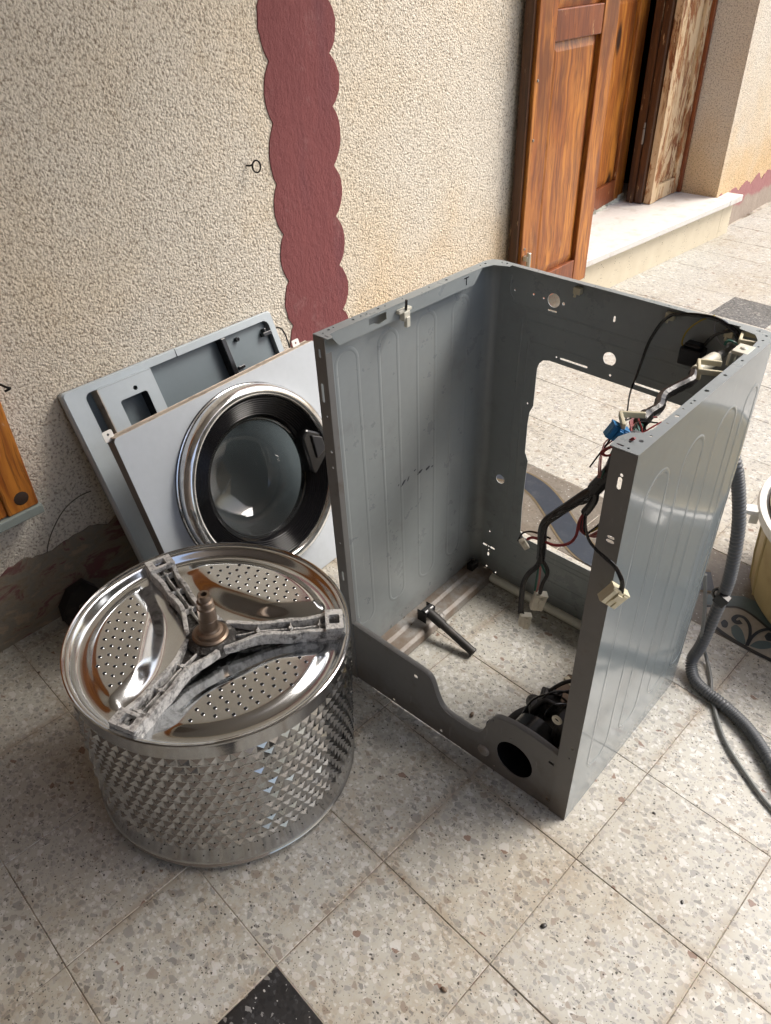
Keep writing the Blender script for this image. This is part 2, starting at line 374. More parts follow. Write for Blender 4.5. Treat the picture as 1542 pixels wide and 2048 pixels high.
M_COVERIN = mat_paint('cover_inside', (.12, .15, .165), .35, .5, .2)
M_GALV = mat_paint('galvanised', (.33, .36, .37), .4, .6, .8, (.15, .10, .06), 11, .36)
M_FLANGEEDGE = simple('bare_edge', (.42, .36, .30), .5, .4, var=.35, sc=60, dirt=((.14, .10, .07), .8))
def mat_metal(name, col, rough, scr=.06, dirt=0, dcol=(.1, .08, .06), var=.12, aniso=(1, 1, .05), bump=.02):
    m = NB(name); p = m.obj(); s = m.noise(m.vmath('MULTIPLY', p, aniso), 220, 3, .6); n = m.noise(p, 11, 5, .65)
    c = m.mix(n, tuple(x * (1 - var) for x in col), tuple(min(1, x * (1 + var)) for x in col))
    met = 1.0
    if dirt:
        d = m.math('MULTIPLY', m.step(m.noise(p, 26, 6, .7), .45, .7), dirt); c = m.mix(d, c, dcol); met = m.math('SUBTRACT', 1, m.math('MULTIPLY', d, .8))
    m.P(Base_Color=c, Metallic=met, Roughness=m.math('ADD', rough, m.math('MULTIPLY', m.math('ADD', s, n), scr)))
    m.bump(n, bump, .004)
    return m.m
M_STEEL = mat_metal('drum_steel', (.47, .475, .475), .07, .06, .12, (.16, .15, .135), bump=.10)
M_LID = mat_metal('lid_steel', (.60, .62, .635), .09, .05)
M_CHROME = mat_metal('chrome', (.74, .745, .75), .05, .07, .30, (.35, .33, .30), bump=.10)
def mat_alu(name, lo, hi, k0, k1):
    m = NB(name); p = m.pos(); n = m.noise(p, 42, 6, .72); n2 = m.noise(p, 160, 4, .7)
    k = m.step(m.math('ADD', m.math('MULTIPLY', n, .7), m.math('MULTIPLY', n2, .3)), k0, k1)
    c = m.mix(k, lo, m.mix(n2, tuple(x * .75 for x in hi), hi))
    m.P(Base_Color=c, Metallic=m.math('MULTIPLY', m.math('SUBTRACT', 1, k), .6), Roughness=m.math('ADD', .35, m.math('MULTIPLY', k, .5)))
    m.bump(m.math('ADD', n, n2), .8, .004); return m.m
M_ALU = mat_alu('corroded_aluminium', (.15, .148, .145), (.66, .65, .62), .37, .55)
M_ALUK = mat_alu('blackened_aluminium', (.035, .033, .031), (.30, .29, .27), .50, .70)
M_RUST = mat_metal('rusty_shaft', (.23, .18, .14), .30, .15, .7, (.12, .06, .03), .3, (1, 1, 6), .2)
M_HOLE = simple('hole_dark', (.004, .004, .004), .9)
M_BLACK = simple('black_plastic', (.008, .008, .009), .22, var=.3, sc=60)
M_RUBBER = simple('black_rubber', (.016, .015, .014), .55, var=.3, sc=60, dirt=((.09, .075, .06), .4))
M_TAPE = simple('black_tape', (.018, .017, .018), .3, var=.3, sc=120, bump=.3)
M_WHITEP = simple('white_plastic', (.66, .64, .54), .4, var=.08, sc=60)
M_CREAMP = simple('cream_plastic', (.62, .57, .40), .4, var=.1, sc=60)
M_GREYHOSE = simple('grey_hose', (.085, .09, .095), .42, var=.12, sc=20)
M_GREYCABLE = simple('grey_cable', (.15, .155, .15), .5, var=.12, sc=30)
M_RED = simple('red_wire', (.28, .03, .035), .4); M_GREEN = simple('green_wire', (.02, .12, .09), .4); M_YEL = simple('yellow_wire', (.40, .30, .05), .4)
M_PINK = simple('pink_wire', (.42, .18, .17), .4); M_BLUE = simple('blue_plastic', (.03, .22, .50), .35, sc=80); M_GREYW = simple('grey_wire', (.25, .25, .25), .4)
M_TUB = simple('tub_plastic', (.40, .31, .15), .5, var=.2, sc=14, dirt=((.26, .17, .07), .7))
M_TUBW = simple('tub_rim_plastic', (.72, .71, .67), .4, var=.06, sc=30)
M_TUBIN = simple('tub_inside', (.62, .54, .33), .45, var=.12, sc=18)
M_PEB = simple('pebble_dark', (.03, .027, .024), .35, sc=200); M_PEB2 = simple('pebble_brown', (.13, .09, .06), .6, sc=150)
def mat_glass():
    m = NB('door_glass'); m.P(Base_Color=(.62, .64, .645), Roughness=.02, IOR=1.45, Transmission_Weight=.98, Specular_IOR_Level=.4); return m.m
M_GLASS = mat_glass()
M_GROUND = simple('packed_earth', (.40, .35, .28), .9, var=.25, sc=3)

# ================================================================== SETTING
tag(MB().box2((-60, -60, -.30), (60, 60, -.06)).build('ground', M_GROUND), kind='structure')
TH = R(-2.9); T = .2555
TB = Vector((math.cos(TH), math.sin(TH), 0)) * T; TA = Vector((-math.sin(TH), math.cos(TH), 0)) * T
TO = Vector((.369, -.544, 0))
floor = tag(MB().box2((-1.6, -4, -.06), (9, 14, -.0014)).build('floor', M_GROUT), kind='structure')
def tile_mesh(w, h, mat, name):
    bm = bmesh.new(); bmesh.ops.create_cube(bm, size=1); 
    for v in bm.verts: v.co = Vector((v.co.x * w, v.co.y * h, (v.co.z - .5) * .02))
    bmesh.ops.bevel(bm, geom=[e for e in bm.edges if all(v.co.z > -.001 for v in e.verts)], offset=.0012, segments=1, affect='EDGES')
    me = bpy.data.meshes.new(name); bm.to_mesh(me); bm.free(); me.materials.append(mat); return me
TM = tile_mesh(T - .0011, T - .0011, M_TERR, 'tile'); TMK = tile_mesh(T - .0011, T - .0011, M_BLACKT, 'tile_black'); TMG = tile_mesh(T - .0011, T - .0011, M_GREYT, 'tile_grey')
BW = .298
BM_ = tile_mesh(BW - .002, BW - .002, M_BORDERT, 'border_tile')
ROWY = .692          # the patterned border row interrupts the plain tiles here
def add_tile(me, c, name='tile', label=None):
    o = bpy.data.objects.new(name, me); COL.objects.link(o); o.parent = floor
    o.location = c + Vector((0, 0, random.uniform(-.0006, .0006))); o.rotation_euler = (random.uniform(-.0015, .0015), random.uniform(-.0015, .0015), TH + random.uniform(-.0025, .0025))
    if label: o['label'] = label
    return o
for i in range(-5, 7):
    for j in range(-3, 5):
        c = TO + TB * (i + .5) + TA * (j + .5)
        k = (i, j) == (0, -1)
        if j == 4:                       # cut row against the border
            continue
        add_tile(TMK if k else TM, c, label='black terrazzo tile with pale specks' if k else None)
# cut row between the last full row and the patterned border
y0 = (TO + TA * 4).y; cut = ROWY - .003 - y0
TMC = tile_mesh(T - .0011, cut - .0015, M_TERR, 'tile_cut')
for i in range(-5, 7): add_tile(TMC, TO + TB * (i + .5) + TA * (4 + .5 * cut / T))
bo = Vector((TO.x, 0, 0)) + TA * 4 + Vector((0, 0, 0)); bo.y = 0
BY = TO + TA * (4 + cut / T)
bdir, bup = TB.normalized(), TA.normalized()
for i in range(-4, 7):
    add_tile(BM_, BY + bdir * (BW * (i + .5)) + bup * (BW / 2), 'patterned_tile')
BY2 = BY + bup * BW
for i in range(-5, 7):
    for j in range(0, 16):
        c = BY2 + TB * (i + .5) + TA * (j + .5)
        g = (i == -3 and j == 6)
        add_tile(TMG if g else TM, c, label='dark grey terrazzo tile' if g else None)
def border(x, y, z=.0015): return Vector((x, y + math.tan(TH) * (x - TO.x), z))
def vine(x): return BY.y + .128 + .088 * math.cos(2 * math.pi * (x + .13) / .78)
def ribbon(mb, f, x0, x1, wd, z, n=60):
    vs = []; fs = []
    for k in range(n + 1):
        x = x0 + (x1 - x0) * k / n; d = (f(x + .002) - f(x - .002)) / .004; l = math.hypot(1, d)
        for sgn in (-.5, .5):
            xx, yy = x - sgn * wd * d / l, f(x) + sgn * wd / l
            yy = min(max(yy, BY.y + .006), BY.y + BW - .006); vs.append(border(xx, yy, z))
    for k in range(n): fs.append((2 * k, 2 * k + 1, 2 * k + 3, 2 * k + 2))
    return mb.add(vs, fs)
ribbon(MB(), vine, -.35, .52, .088, .0012, 90).build('inlay', M_INLAYY, floor)
ribbon(MB(), vine, -.35, .52, .074, .0018, 90).build('inlay', M_INLAY, floor)
def leafpoly(c, L, Wd, a, n=14):
    out = []
    for k in range(n + 1):
        t = k / n; out.append((t * L, Wd * math.sin(math.pi * t) * (1 - .35 * t)))
    out += [(x, -y) for x, y in out[-2:0:-1]]
    ca, sa = math.cos(a), math.sin(a); return [(c[0] + x * ca - y * sa, c[1] + x * sa + y * ca) for x, y in out]
OZ = lambda l, z: [on(u, v, 'z', z) for u, v in zo(4.45, 1360, 880, l)]
def inlay(pts, mat, z, spl=5):
    P = catmull([Vector(p) for p in OZ(pts + pts[:1], z)], spl)[:-1]
    return MB().add(P, [tuple(range(len(P)))]).build('inlay', mat, floor)
def stroke(pts, w0, w1, mat, z, spl=8):
    P = catmull([Vector(p) for p in OZ(pts, z)], spl); vs = []; n = len(P)
    for k in range(n):
        d = (P[min(k + 1, n - 1)] - P[max(k - 1, 0)]).normalized(); s_ = Vector((-d.y, d.x, 0)) * (w0 + (w1 - w0) * k / n) / 2; vs += [P[k] - s_, P[k] + s_]
    return MB().add(vs, [(2 * k, 2 * k + 1, 2 * k + 3, 2 * k + 2) for k in range(n - 1)]).build('inlay', mat, floor)
M_FIELD = simple('inlay_field', (.27, .25, .215), .45, var=.2, sc=80)
def strip_(a, b, mat, z):
    A, B = OZ(a, z), OZ(b, z); n = len(a)
    return MB().add(A + B, [(k, k + 1, n + k + 1, n + k) for k in range(n - 1)]).build('inlay', mat, floor)
strip_([(250, 1372), (440, 1382), (570, 1392), (760, 1470), (1000, 1640)], [(230, 1462), (390, 1480), (520, 1490), (650, 1560), (850, 1730)], M_INLAY2, .0012)
strip_([(230, 1480), (390, 1482), (520, 1492), (650, 1562), (850, 1732), (1050, 1900)], [(250, 1600), (335, 1680), (450, 1755), (580, 1830), (810, 1950), (1050, 2040)], M_FIELD, .0012)
stroke([(230, 1478), (390, 1482), (520, 1492), (650, 1562), (850, 1732), (1050, 1900)], .007, .007, M_INLAYK, .0020)
stroke([(250, 1600), (335, 1680), (450, 1762), (580, 1840), (810, 1957), (1050, 2050)], .010, .010, M_INLAYK, .0021)
stroke([(590, 1830), (622, 1740), (618, 1650), (575, 1585), (515, 1565), (478, 1592), (500, 1622), (545, 1618)], .006, .014, M_INLAY, .0024)
stroke([(600, 1830), (645, 1750), (725, 1695), (830, 1685), (900, 1730), (890, 1790)], .006, .012, M_INLAY, .0024)
inlay([(455, 1665), (500, 1645), (555, 1700), (582, 1815), (510, 1785), (462, 1725)], M_INLAY2, .0018)
inlay([(618, 1832), (690, 1788), (790, 1795), (830, 1840), (720, 1862)], M_INLAY2, .0018)
inlay([(362, 1622), (395, 1598), (428, 1628), (415, 1668), (378, 1662)], M_INLAY, .0018)
inlay([(752, 1745), (790, 1712), (840, 1742), (830, 1785), (775, 1785)], M_INLAY, .0018)

# ------------------------------------------------------------------ the house wall with its painted bands and door recess
WX = -.705; JL, JR = 2.15, 3.60
wall = thing('stucco_wall', (WX - .2, 1, 0), 'rough beige stucco house wall with a scalloped maroon band and a door recess', 'wall')
MB().box2((WX - .5, -5, -.05), (WX, JL, 3.2)).build('wall_face', M_STUCCO, wall)
MB().box2((WX - .5, JR, -.05), (WX, 14, 3.2)).build('wall_face', M_STUCCO, wall)
MB().box2((WX - .499, JL, 2.45), (WX - .001, JR, 3.2)).build('lintel', M_STUCCO, wall)
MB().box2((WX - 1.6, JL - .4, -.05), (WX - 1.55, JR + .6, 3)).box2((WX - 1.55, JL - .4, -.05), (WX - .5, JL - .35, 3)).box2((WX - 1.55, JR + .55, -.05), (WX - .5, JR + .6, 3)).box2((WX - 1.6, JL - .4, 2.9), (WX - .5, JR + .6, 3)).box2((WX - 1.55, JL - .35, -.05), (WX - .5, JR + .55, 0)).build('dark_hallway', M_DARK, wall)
# scalloped maroon band
cl = [(1.30, .538), (1.165, .543), (1.031, .536), (.884, .526), (.762, .530), (.634, .531), (.50, .530), (.37, .528), (.24, .53), (.11, .53), (0.0, .53)]
cr = [(1.285, .747), (1.157, .745), (1.038, .746), (.895, .736), (.763, .731), (.623, .732), (.486, .734), (.36, .733), (.23, .734), (.10, .733), (0.0, .733)]
up_l = [(1.30 + .132 * k, .54 + .004 * math.sin(k * 2)) for k in range(10, 0, -1)]; up_r = [(1.285 + .128 * k, .746 + .004 * math.sin(k)) for k in range(10, 0, -1)]
def scal(c, sgn, dep):
    out = []; c = [(a_ + .010 * noise.noise(Vector((a_ * 5, sgn, 7))), b_) for a_, b_ in c[:-1]] + [c[-1]]
    for (za, ya), (zb, yb) in zip(c[:-1], c[1:]):
        for k in range(10):
            t = k / 10; b = math.sin(math.pi * t) ** .72 * (dep + .004 * noise.noise(Vector((za * 9, 3, 1))))
            out.append((ya + (yb - ya) * t + sgn * b + .0035 * noise.noise(Vector((za * 60 + t * 7, sgn, 0))), za + (zb - za) * t))
    out.append((c[-1][1], c[-1][0])); return out
L_ = scal(up_l + cl, -1, .020); R_ = scal(up_r + cr, 1, .029)
vs = []; fs = []; n = min(len(L_), len(R_))
# strip mesh: resample the right edge at the left edge's heights
def at_h(poly, z):
    for (ya, za), (yb, zb) in zip(poly[:-1], poly[1:]):
        if za >= z >= zb: return ya + (yb - ya) * (za - z) / max(1e-9, za - zb)
    return poly[-1][0] if z < 1 else poly[0][0]
zs = sorted(set([round(z, 4) for _, z in L_] + [round(z, 4) for _, z in R_]), reverse=True)
for z in zs:
    yl, yr = at_h(L_, z), at_h(R_, z)
    vs += [(WX - .004, yl, z), (WX + .0025, yl + .002, z), (WX + .0025, yr - .002, z), (WX - .004, yr, z)]
for k in range(len(zs) - 1):
    a = 4 * k; fs += [(a + q, a + q + 1, a + 5 + q, a + 4 + q) for q in range(3)]
MB().add(vs, fs).build('maroon_band', M_BAND, wall, label='smooth maroon painted band with scalloped edges')
# peeling skirting strip, wavy top
def skirt(ya, yb, ztop, amp, wl, mat, nm, lab, px=.004):
    vs = []; fs = []; n = int((yb - ya) / .012)
    for k in range(n + 1):
        y = ya + (yb - ya) * k / n
        zt = ztop + amp * abs(math.sin(math.pi * y / wl)) + .018 * noise.noise(Vector((y * 14, 5, 0))) + .010 * noise.noise(Vector((y * 45, 1, 0)))
        vs += [(WX - .01, y, zt + .002), (WX + px, y, zt), (WX + px + .003, y, zt * .5), (WX + px + .006, y, -.01)]
    for k in range(n):
        a = 4 * k; fs += [(a + q, a + q + 1, a + 5 + q, a + 4 + q) for q in range(3)]
    MB().add(vs, fs, True).build(nm, mat, wall, label=lab)
skirt(-3, JL - .02, .190, .018, .16, M_SKIRT, 'skirting', 'peeling grey and maroon skirting paint')
skirt(JR + .002, 9, .175, .035, .17, M_SKIRT2, 'skirting', 'faded maroon skirting paint')
arc = [on(u, v, 'x', WX + .001) for u, v in ((93, 1118), (97, 1085), (110, 1050), (130, 1017), (158, 993), (182, 982))]
MB().tube(arc, .0014, 5, spl=5).build('scratch', simple('scratch_mark', (.10, .09, .06), .9), wall)
# iron ring hook
hp = on(513, 333, 'x', WX + .022)
hk = thing('wall_hook', (WX, hp.y - .012, hp.z), 'small black iron ring hook fixed in the stucco beside the maroon band', 'hook')
mb = MB(); mb.tube([(WX - .01, hp.y - .014, hp.z + .002), (WX + .012, hp.y - .013, hp.z + .003), (WX + .02, hp.y - .010, hp.z + .006)], .0022, 6, spl=4); mb.build('shank', M_IRON, hk)
MB().tube([(hp.x + .004 * math.cos(a), hp.y + .0095 * math.cos(a), hp.z + .014 * math.sin(a)) for a in [2 * math.pi * k / 20 for k in range(21)]], .0022, 6).build('ring', M_IRON, hk)

# ------------------------------------------------------------------ the porch overhead and the end wall behind the viewer (out of frame, they shade this corner)
M_CEIL = simple('porch_plaster', (.30, .285, .265), .9, var=.06, sc=3)
tag(MB().box2((WX, -4.2, 2.62), (1.85, 1.45, 2.80)).build('porch_roof', M_CEIL), 'flat plastered porch roof slab over the machine parts', 'roof')
tag(MB().box2((WX + .001, -1.75, -.05), (4.2, -1.5, 2.619)).build('porch_end_wall', simple('brown_render', (.11, .09, .075), .9, var=.1, sc=4)), 'brown rendered end wall of the porch facing the machine parts', 'wall')

# ------------------------------------------------------------------ door step
step = thing('door_step', (-.8, 3, 0), 'pale stone door step with overhanging slab below the worn wooden door', 'step')
def quadbox(a, b, xb, z0, z1): # front edge from a to b (x,y), back at xb
    return MB().add([(a[0], a[1], z0), (b[0], b[1], z0), (xb, b[1], z0), (xb, a[1], z0), (a[0], a[1], z1), (b[0], b[1], z1), (xb, b[1], z1), (xb, a[1], z1)],
                    [(0, 3, 2, 1), (4, 5, 6, 7), (0, 1, 5, 4), (1, 2, 6, 5), (2, 3, 7, 6), (3, 0, 4, 7)])
quadbox((-.775, 2.153), (-.655, 3.597), -1.3, -.01, .17).build('riser', M_RISER, step, bevel=.003)
quadbox((-.655, 3.595), (-.645, 3.71), -.70, -.01, .171).build('riser', M_RISER, step, bevel=.003)
mb = quadbox((-.748, 2.152), (-.622, 3.598), -1.302, .171, .205); mb.build('slab', M_STONE, step, bevel=.006, seg=3)
quadbox((-.622, 3.5975), (-.612, 3.74), -.703, .1712, .2052).build('slab', M_STONE, step, bevel=.004)
MB().box2((-1.13, 2.2, .203), (-1.10, 3.3, .235)).build('broken_plaster', M_PLASTERCHIP, step, bevel=.004)

for k in range(11):
    bm = bmesh.new(); bmesh.ops.create_icosphere(bm, subdivisions=2, radius=1)
    for v in bm.verts: v.co *= 1 + .45 * noise.noise(v.co * 1.6 + Vector((k * 7, 0, 0)))
    me = bpy.data.meshes.new('plaster_lump'); bm.to_mesh(me); bm.free(); me.materials.append(M_PLASTERCHIP)
    o = bpy.data.objects.new('plaster_lump', me); COL.objects.link(o); o.parent = step; yy = 2.62 + .062 * k
    o.location = Vector((-1.065 - .012 * (k % 3) - .006 * k, yy, .208)) - step.location; o.scale = (.022 + .012 * (k % 2), .05, .022 + .014 * (k % 3)); o.rotation_euler = (0, 0, k)
# ------------------------------------------------------------------ wooden doors
def leaf(root, x, y0, y1, z0, z1, th, sw, rails, mats, deep=.012, side=1, flatten=False):
    """panelled leaf in the plane x, stiles + rails + recessed panels; visible face towards +x"""
    ms, mr, mp = mats
    MB().box2((x - th, y0, z0), (x, y0 + sw, z1)).build('stile', ms, root, bevel=.003)
    MB().box2((x - th, y1 - sw, z0), (x, y1, z1)).build('stile', ms, root, bevel=.003)
    for a, b in rails: MB().box2((x - th + .002, y0 + sw + .0005, a), (x - .002, y1 - sw - .0005, b)).build('rail', mr, root, bevel=.003)
    for (a, b), (c, d) in zip(rails[:-1], rails[1:]):
        mb = MB(); ya, yb, za, zb = y0 + sw + .001, y1 - sw - .001, b + .001, c - .001; bv = .03
        fl_, fr = x - deep - .008, x - deep
        vs = [(fl_, ya, za), (fl_, yb, za), (fl_, yb, zb), (fl_, ya, zb), (fr, ya + bv, za + bv), (fr, yb - bv, za + bv), (fr, yb - bv, zb - bv), (fr, ya + bv, zb - bv),
              (x - th + .006, ya, za), (x - th + .006, yb, za), (x - th + .006, yb, zb), (x - th + .006, ya, zb)]
        mb.add(vs, [(4, 5, 6, 7), (0, 1, 5, 4), (1, 2, 6, 5), (2, 3, 7, 6), (3, 0, 4, 7), (8, 11, 10, 9), (0, 8, 9, 1), (1, 9, 10, 2), (2, 10, 11, 3), (3, 11, 8, 0)])
        mb.build('panel', mp, root)
LX = -.640
l1 = thing('shutter_leaf', (LX, 1.85, .2), 'open varnished orange pine door leaf folded against the stucco left of the step', 'door leaf')
leaf(l1, LX, 1.605, 2.115, .20, 2.4, .045, .105, [(.201, .305), (1.10, 1.19), (2.29, 2.399)], (M_WOOD, M_WOODR, M_WOOD))
MB().box2((LX - .047, 1.588, .20), (LX - .012, 1.604, 2.4)).build('edge_strip', M_WOODD, l1, bevel=.003)
for z in (.45, .82, 1.0): MB().lathe([(0, .004), (.004, .003), (.005, 0)], 8, (LX, 1.622, z), M=Matrix.Rotation(R(90), 3, 'Y')).build('screw', M_GALV, l1)
bt = on(1058, 506, 'x', LX + .018)
MB().tube([(LX + .018, bt.y, bt.z - .2), (LX + .018, bt.y, bt.z)], .009, 10).box2((LX + .0005, bt.y - .014, bt.z - .03), (LX + .02, bt.y + .014, bt.z - .012)).build('bolt', mat_metal('bolt_steel', (.5, .48, .42), .3, .1), l1, bevel=.002)
l2 = thing('door_leaf', (-1.05, 2.75, .2), 'orange pine door leaf standing ajar inside the dark doorway', 'door leaf', rot=(0, 0, R(6)))
o_ = l2
def local_leaf(root, x, y0, y1, z0, z1, th, sw, rails, mats):
    sv = root.rotation_euler.copy(); loc = root.location.copy(); root.location = (0, 0, 0); root.rotation_euler = (0, 0, 0)
    leaf(root, x, y0, y1, z0, z1, th, sw, rails, mats); root.location = loc; root.rotation_euler = sv
local_leaf(l2, 0, -.62, .54, .02, 2.2, .045, .12, [(.021, .125), (.95, 1.05), (2.1, 2.199)], (M_WOOD, M_WOODR, M_WOOD))
l3 = thing('folded_leaf', (-1.0, 3.25, .2), 'dark brown folded door leaf seen edge-on with a small hinge', 'door leaf')
MB().box2((-1.055, 3.235, .207), (-1.012, 3.56, 2.4)).build('board', M_WOODD, l3, bevel=.006)
MB().box2((-1.010, 3.240, .207), (-.968, 3.55, 2.4)).build('board', M_WOODD, l3, bevel=.006)
MB().box2((-1.03, 3.2315, .207), (-1.012, 3.2348, 2.4)).build('bead', M_WOODD, l3); 
MB().tube([(-1.011, 3.232, .50), (-1.011, 3.232, .57)], .006, 8).tube([(-1.011, 3.232, .575), (-1.011, 3.232, .60)], .005, 8).build('hinge', M_GALV, l3)
l4 = thing('worn_leaf', (-.92, 3.43, .2), 'worn pale wooden door leaf with peeling brown varnish beside the reveal', 'door leaf')
leaf(l4, -.925, 3.262, 3.597, .207, 2.4, .04, .07, [(.209, .29), (1.3, 1.38), (2.3, 2.398)], (M_WOODW, M_WOODW, M_WOODW))
MB().box2((-.9248, 3.572, .208), (-.905, 3.5965, 2.399)).build('frame_strip', M_WOODR, l4, bevel=.003)
# window shutter at the other end of the wall
ws = thing('window_shutter', (WX + .03, -.6, .37), 'orange pine window shutter with a dark knot and grey metal strip under its lower edge', 'shutter')
sx = WX + .045
kn = on(40, 965, 'x', sx)
MB().box2((sx - .04, -.395, .362), (sx, -.322, 1.9)).build('stile', M_WOOD, ws, bevel=.004)
MB().box2((sx - .039, -.90, .364), (sx - .003, -.3955, .47)).build('rail', M_WOOD, ws, bevel=.004)
MB().box2((sx - .036, -.90, .4705), (sx - .014, -.3955, 1.9)).build('panel', M_WOOD, ws)
MB().lathe([(0, .0022), (.012, .002), (.017, .0005)], 14, (sx, kn.y - .01, .395), M=Matrix.Rotation(R(90), 3, 'Y')).build('knot', simple('wood_knot', (.035, .018, .010), .6, var=.5, sc=200), ws)
MB().box2((sx - .05, -.95, .338), (sx + .006, -.318, .3615)).build('metal_strip', simple('grey_green_strip', (.22, .25, .23), .55, dirt=((.12, .11, .08), .6)), ws, bevel=.003)
hb = on(8, 772, 'x', sx); mb = MB(); mb.tube([hb + Vector((-.03, -.012, .008)), hb + Vector((.006, 0, 0)), hb + Vector((.008, .008, -.006)), hb + Vector((.004, -.004, -.010))], .0025, 6, spl=4); mb.build('catch', M_IRON, ws)

# ================================================================== THE WASHING MACHINE CABINET
W, D, H = .5937, .4937, .85
_t = {(1, 0, 0): (1128, 1641), (0, 0, 0): (698, 1345), (1, 1, 0): (1355, 1352), (1, 0, 1): (1277, 912), (0, 0, 1): (625, 668), (0, 1, 1): (985, 515), (1, 1, 1): (1561, 668)}
OFF = {(0, 1, 0): Vector((0, 0, 0))}
for k_, (u_, v_) in _t.items():
    p_ = on(u_, v_, 'z', k_[2] * H); OFF[k_] = Vector((p_.x - k_[0] * W, p_.y - k_[1] * D, 0))
def warp(p):
    """the emptied sheet-metal carcass has sprung slightly out of square"""
    a, b, c = p.x / W, p.y / D, p.z / H; o = Vector((0, 0, 0))
    for (i, j, k), d in OFF.items(): o += d * ((a if i else 1 - a) * (b if j else 1 - b) * (c if k else 1 - c))
    return p + o
cab = thing('machine_cabinet', (.3, .25, 0), 'gutted grey metal washing machine cabinet standing open on the terrazzo', 'cabinet')
fx = lambda x: (lambda a, b, t: Vector((x + t, a, b)))          # plane x : (y, z)
fy = lambda y: (lambda a, b, t: Vector((a, y + t, b)))          # plane y : (x, z)
fz = lambda z: (lambda a, b, t: Vector((a, b, z + t)))          # plane z : (x, y)
RC = .028; TH_ = .0012
def cb(mb, name, mat, **k): return mb.build(name, mat, k.pop('parent', cab), warp=warp, **k)
def side(xs, sg, mats):
    mb = MB(); prof = [(xs, .0)] + [(xs, (D - RC) * k / 6) for k in range(1, 7)]
    for k in range(1, 9):
        a = R(90 * k / 8); prof.append((xs + sg * RC * (1 - math.cos(a)), D - RC + RC * math.sin(a)))
    inn = [(xs + sg * TH_, y) for x, y in prof[:7]] + [(xs + sg * (TH_ + (RC - TH_) * (1 - math.cos(R(90 * k / 8)))), D - RC + (RC - TH_) * math.sin(R(90 * k / 8))) for k in range(1, 9)]
    inn = [(x if i > 6 else xs + sg * TH_, y) for i, (x, y) in enumerate(inn)]
    nz = 6
    for L, mi in ((prof, 1), (inn, 0)):
        mb.cm = mi; vs = [Vector((x, y, H * k / nz)) for k in range(nz + 1) for x, y in L]; n = len(L)
        mb.add(vs, [(k * n + i, k * n + i + 1, (k + 1) * n + i + 1, (k + 1) * n + i) for k in range(nz) for i in range(n - 1)], True)
    mb.cm = 0
    for z in (0, H):
        vs = [Vector((x, y, z)) for x, y in prof + inn]; n = len(prof); mb.add(vs, [(i, i + 1, n + i + 1, n + i) for i in range(n - 1)])
    return cb(mb, 'side_panel', mats)
sL = side(0, 1, [M_CAB, M_CABOUT]); sR = side(W, -1, [M_CAB, M_CABOUT])
sL['label'] = 'side panel with its ribbed inner face showing'; sR['label'] = 'glossy outer side panel reflecting the yard'
def rib(x, y0, y1, z0, z1, parent, mat, r=.0042):
    pts = [(y0, z0 + .03)] + [(y0, z1 - .03)]
    m = (y0 + y1) / 2; h = (y1 - y0) / 2
    pts = [(m + h * math.cos(a), z1 - h + h * math.sin(a)) for a in [math.pi * k / 12 for k in range(13)]] + [(m + h * math.cos(a), z0 + h + h * math.sin(a)) for a in [math.pi + math.pi * k / 12 for k in range(13)]]
    pts.append(pts[0])
    mb = MB(); mb.tube([(0, y, z) for y, z in pts], r, 8, cap=False)
    for v in mb.v: v.x = x + v.x * .15
    return cb(mb, 'rib', mat, parent=parent)
for y0_, y1_ in ((.044, .098), (.153, .205), (.261, .316), (.368, .42)): rib(TH_, y0_, y1_, .112, .797, sL, M_CAB)
for y0_, y1_ in ((.055, .130), (.178, .248), (.298, .372), (.408, .458)): rib(W + .0001, y0_, y1_, .10, .778, sR, M_CABOUT, .0038)
# scuffs on the left panel
M_SCUFF = simple('scuff', (.03, .035, .05), .5, var=.5, sc=100)
for u_, v_, L, w_, a_ in ((805, 966, .016, .004, .5), (815, 957, .012, .003, 1.0), (838, 943, .018, .005, .25), (853, 936, .015, .005, .2), (862, 932, .006, .003, .4), (796, 970, .006, .002, .9), (828, 940, .008, .002, .3)):
    c = on(u_, v_, 'x', 0); n = 9; L *= 1.35; w_ *= 1.6
    P = [(c.y + (L / 2 * math.cos(t) * math.cos(a_) - w_ / 2 * math.sin(t) * math.sin(a_)) * random.uniform(.6, 1.1), c.z + (L / 2 * math.cos(t) * math.sin(a_) + w_ / 2 * math.sin(t) * math.cos(a_)) * random.uniform(.6, 1.1)) for t in [2 * math.pi * k / n for k in range(n)]]
    cb(MB().add([Vector((TH_ + .0006, y, z)) for y, z in P], [tuple(range(n))]), 'scuff', M_SCUFF, parent=sL)
# back panel with cut-outs
opening = [(.150, .664), (.165, .668), (.47, .668), (.49, .655), (.492, .60), (.492, .22), (.48, .185), (.42, .178), (.160, .180), (.147, .183), (.138, .193), (.135, .271), (.137, .385), (.138, .404), (.128, .425), (.127, .50), (.129, .53), (.137, .55), (.137, .64), (.141, .654)]
holes = [opening, circle(.160, .798, .0145, 20), circle(.300, .714, .0140, 20), circle(.066, .321, .0125, 18),
         slot(.192, .681, .253, .681, .0022), slot(.363, .681, .424, .681, .0022), slot(.150, .776, .168, .776, .0017),
         circle(.065, .797, .0022, 8), circle(.111, .799, .0022, 8), circle(.136, .797, .0022, 8), circle(.183, .797, .0034, 8), slot(.297, .792, .297, .800, .0022), circle(.181, .681, .002, 8), circle(.307, .681, .0026, 8), circle(.122, .551, .002, 8),
         slot(.031, .098, .040, .098, .0028), slot(.055, .098, .064, .098, .0028), circle(.0475, .098, .0018, 8), circle(.0475, .086, .0018, 8), slot(.0475, .069, .0475, .075, .003), circle(.047, .148, .0022, 8), circle(.045, .028, .0025, 8), circle(.075, .022, .0025, 8)]
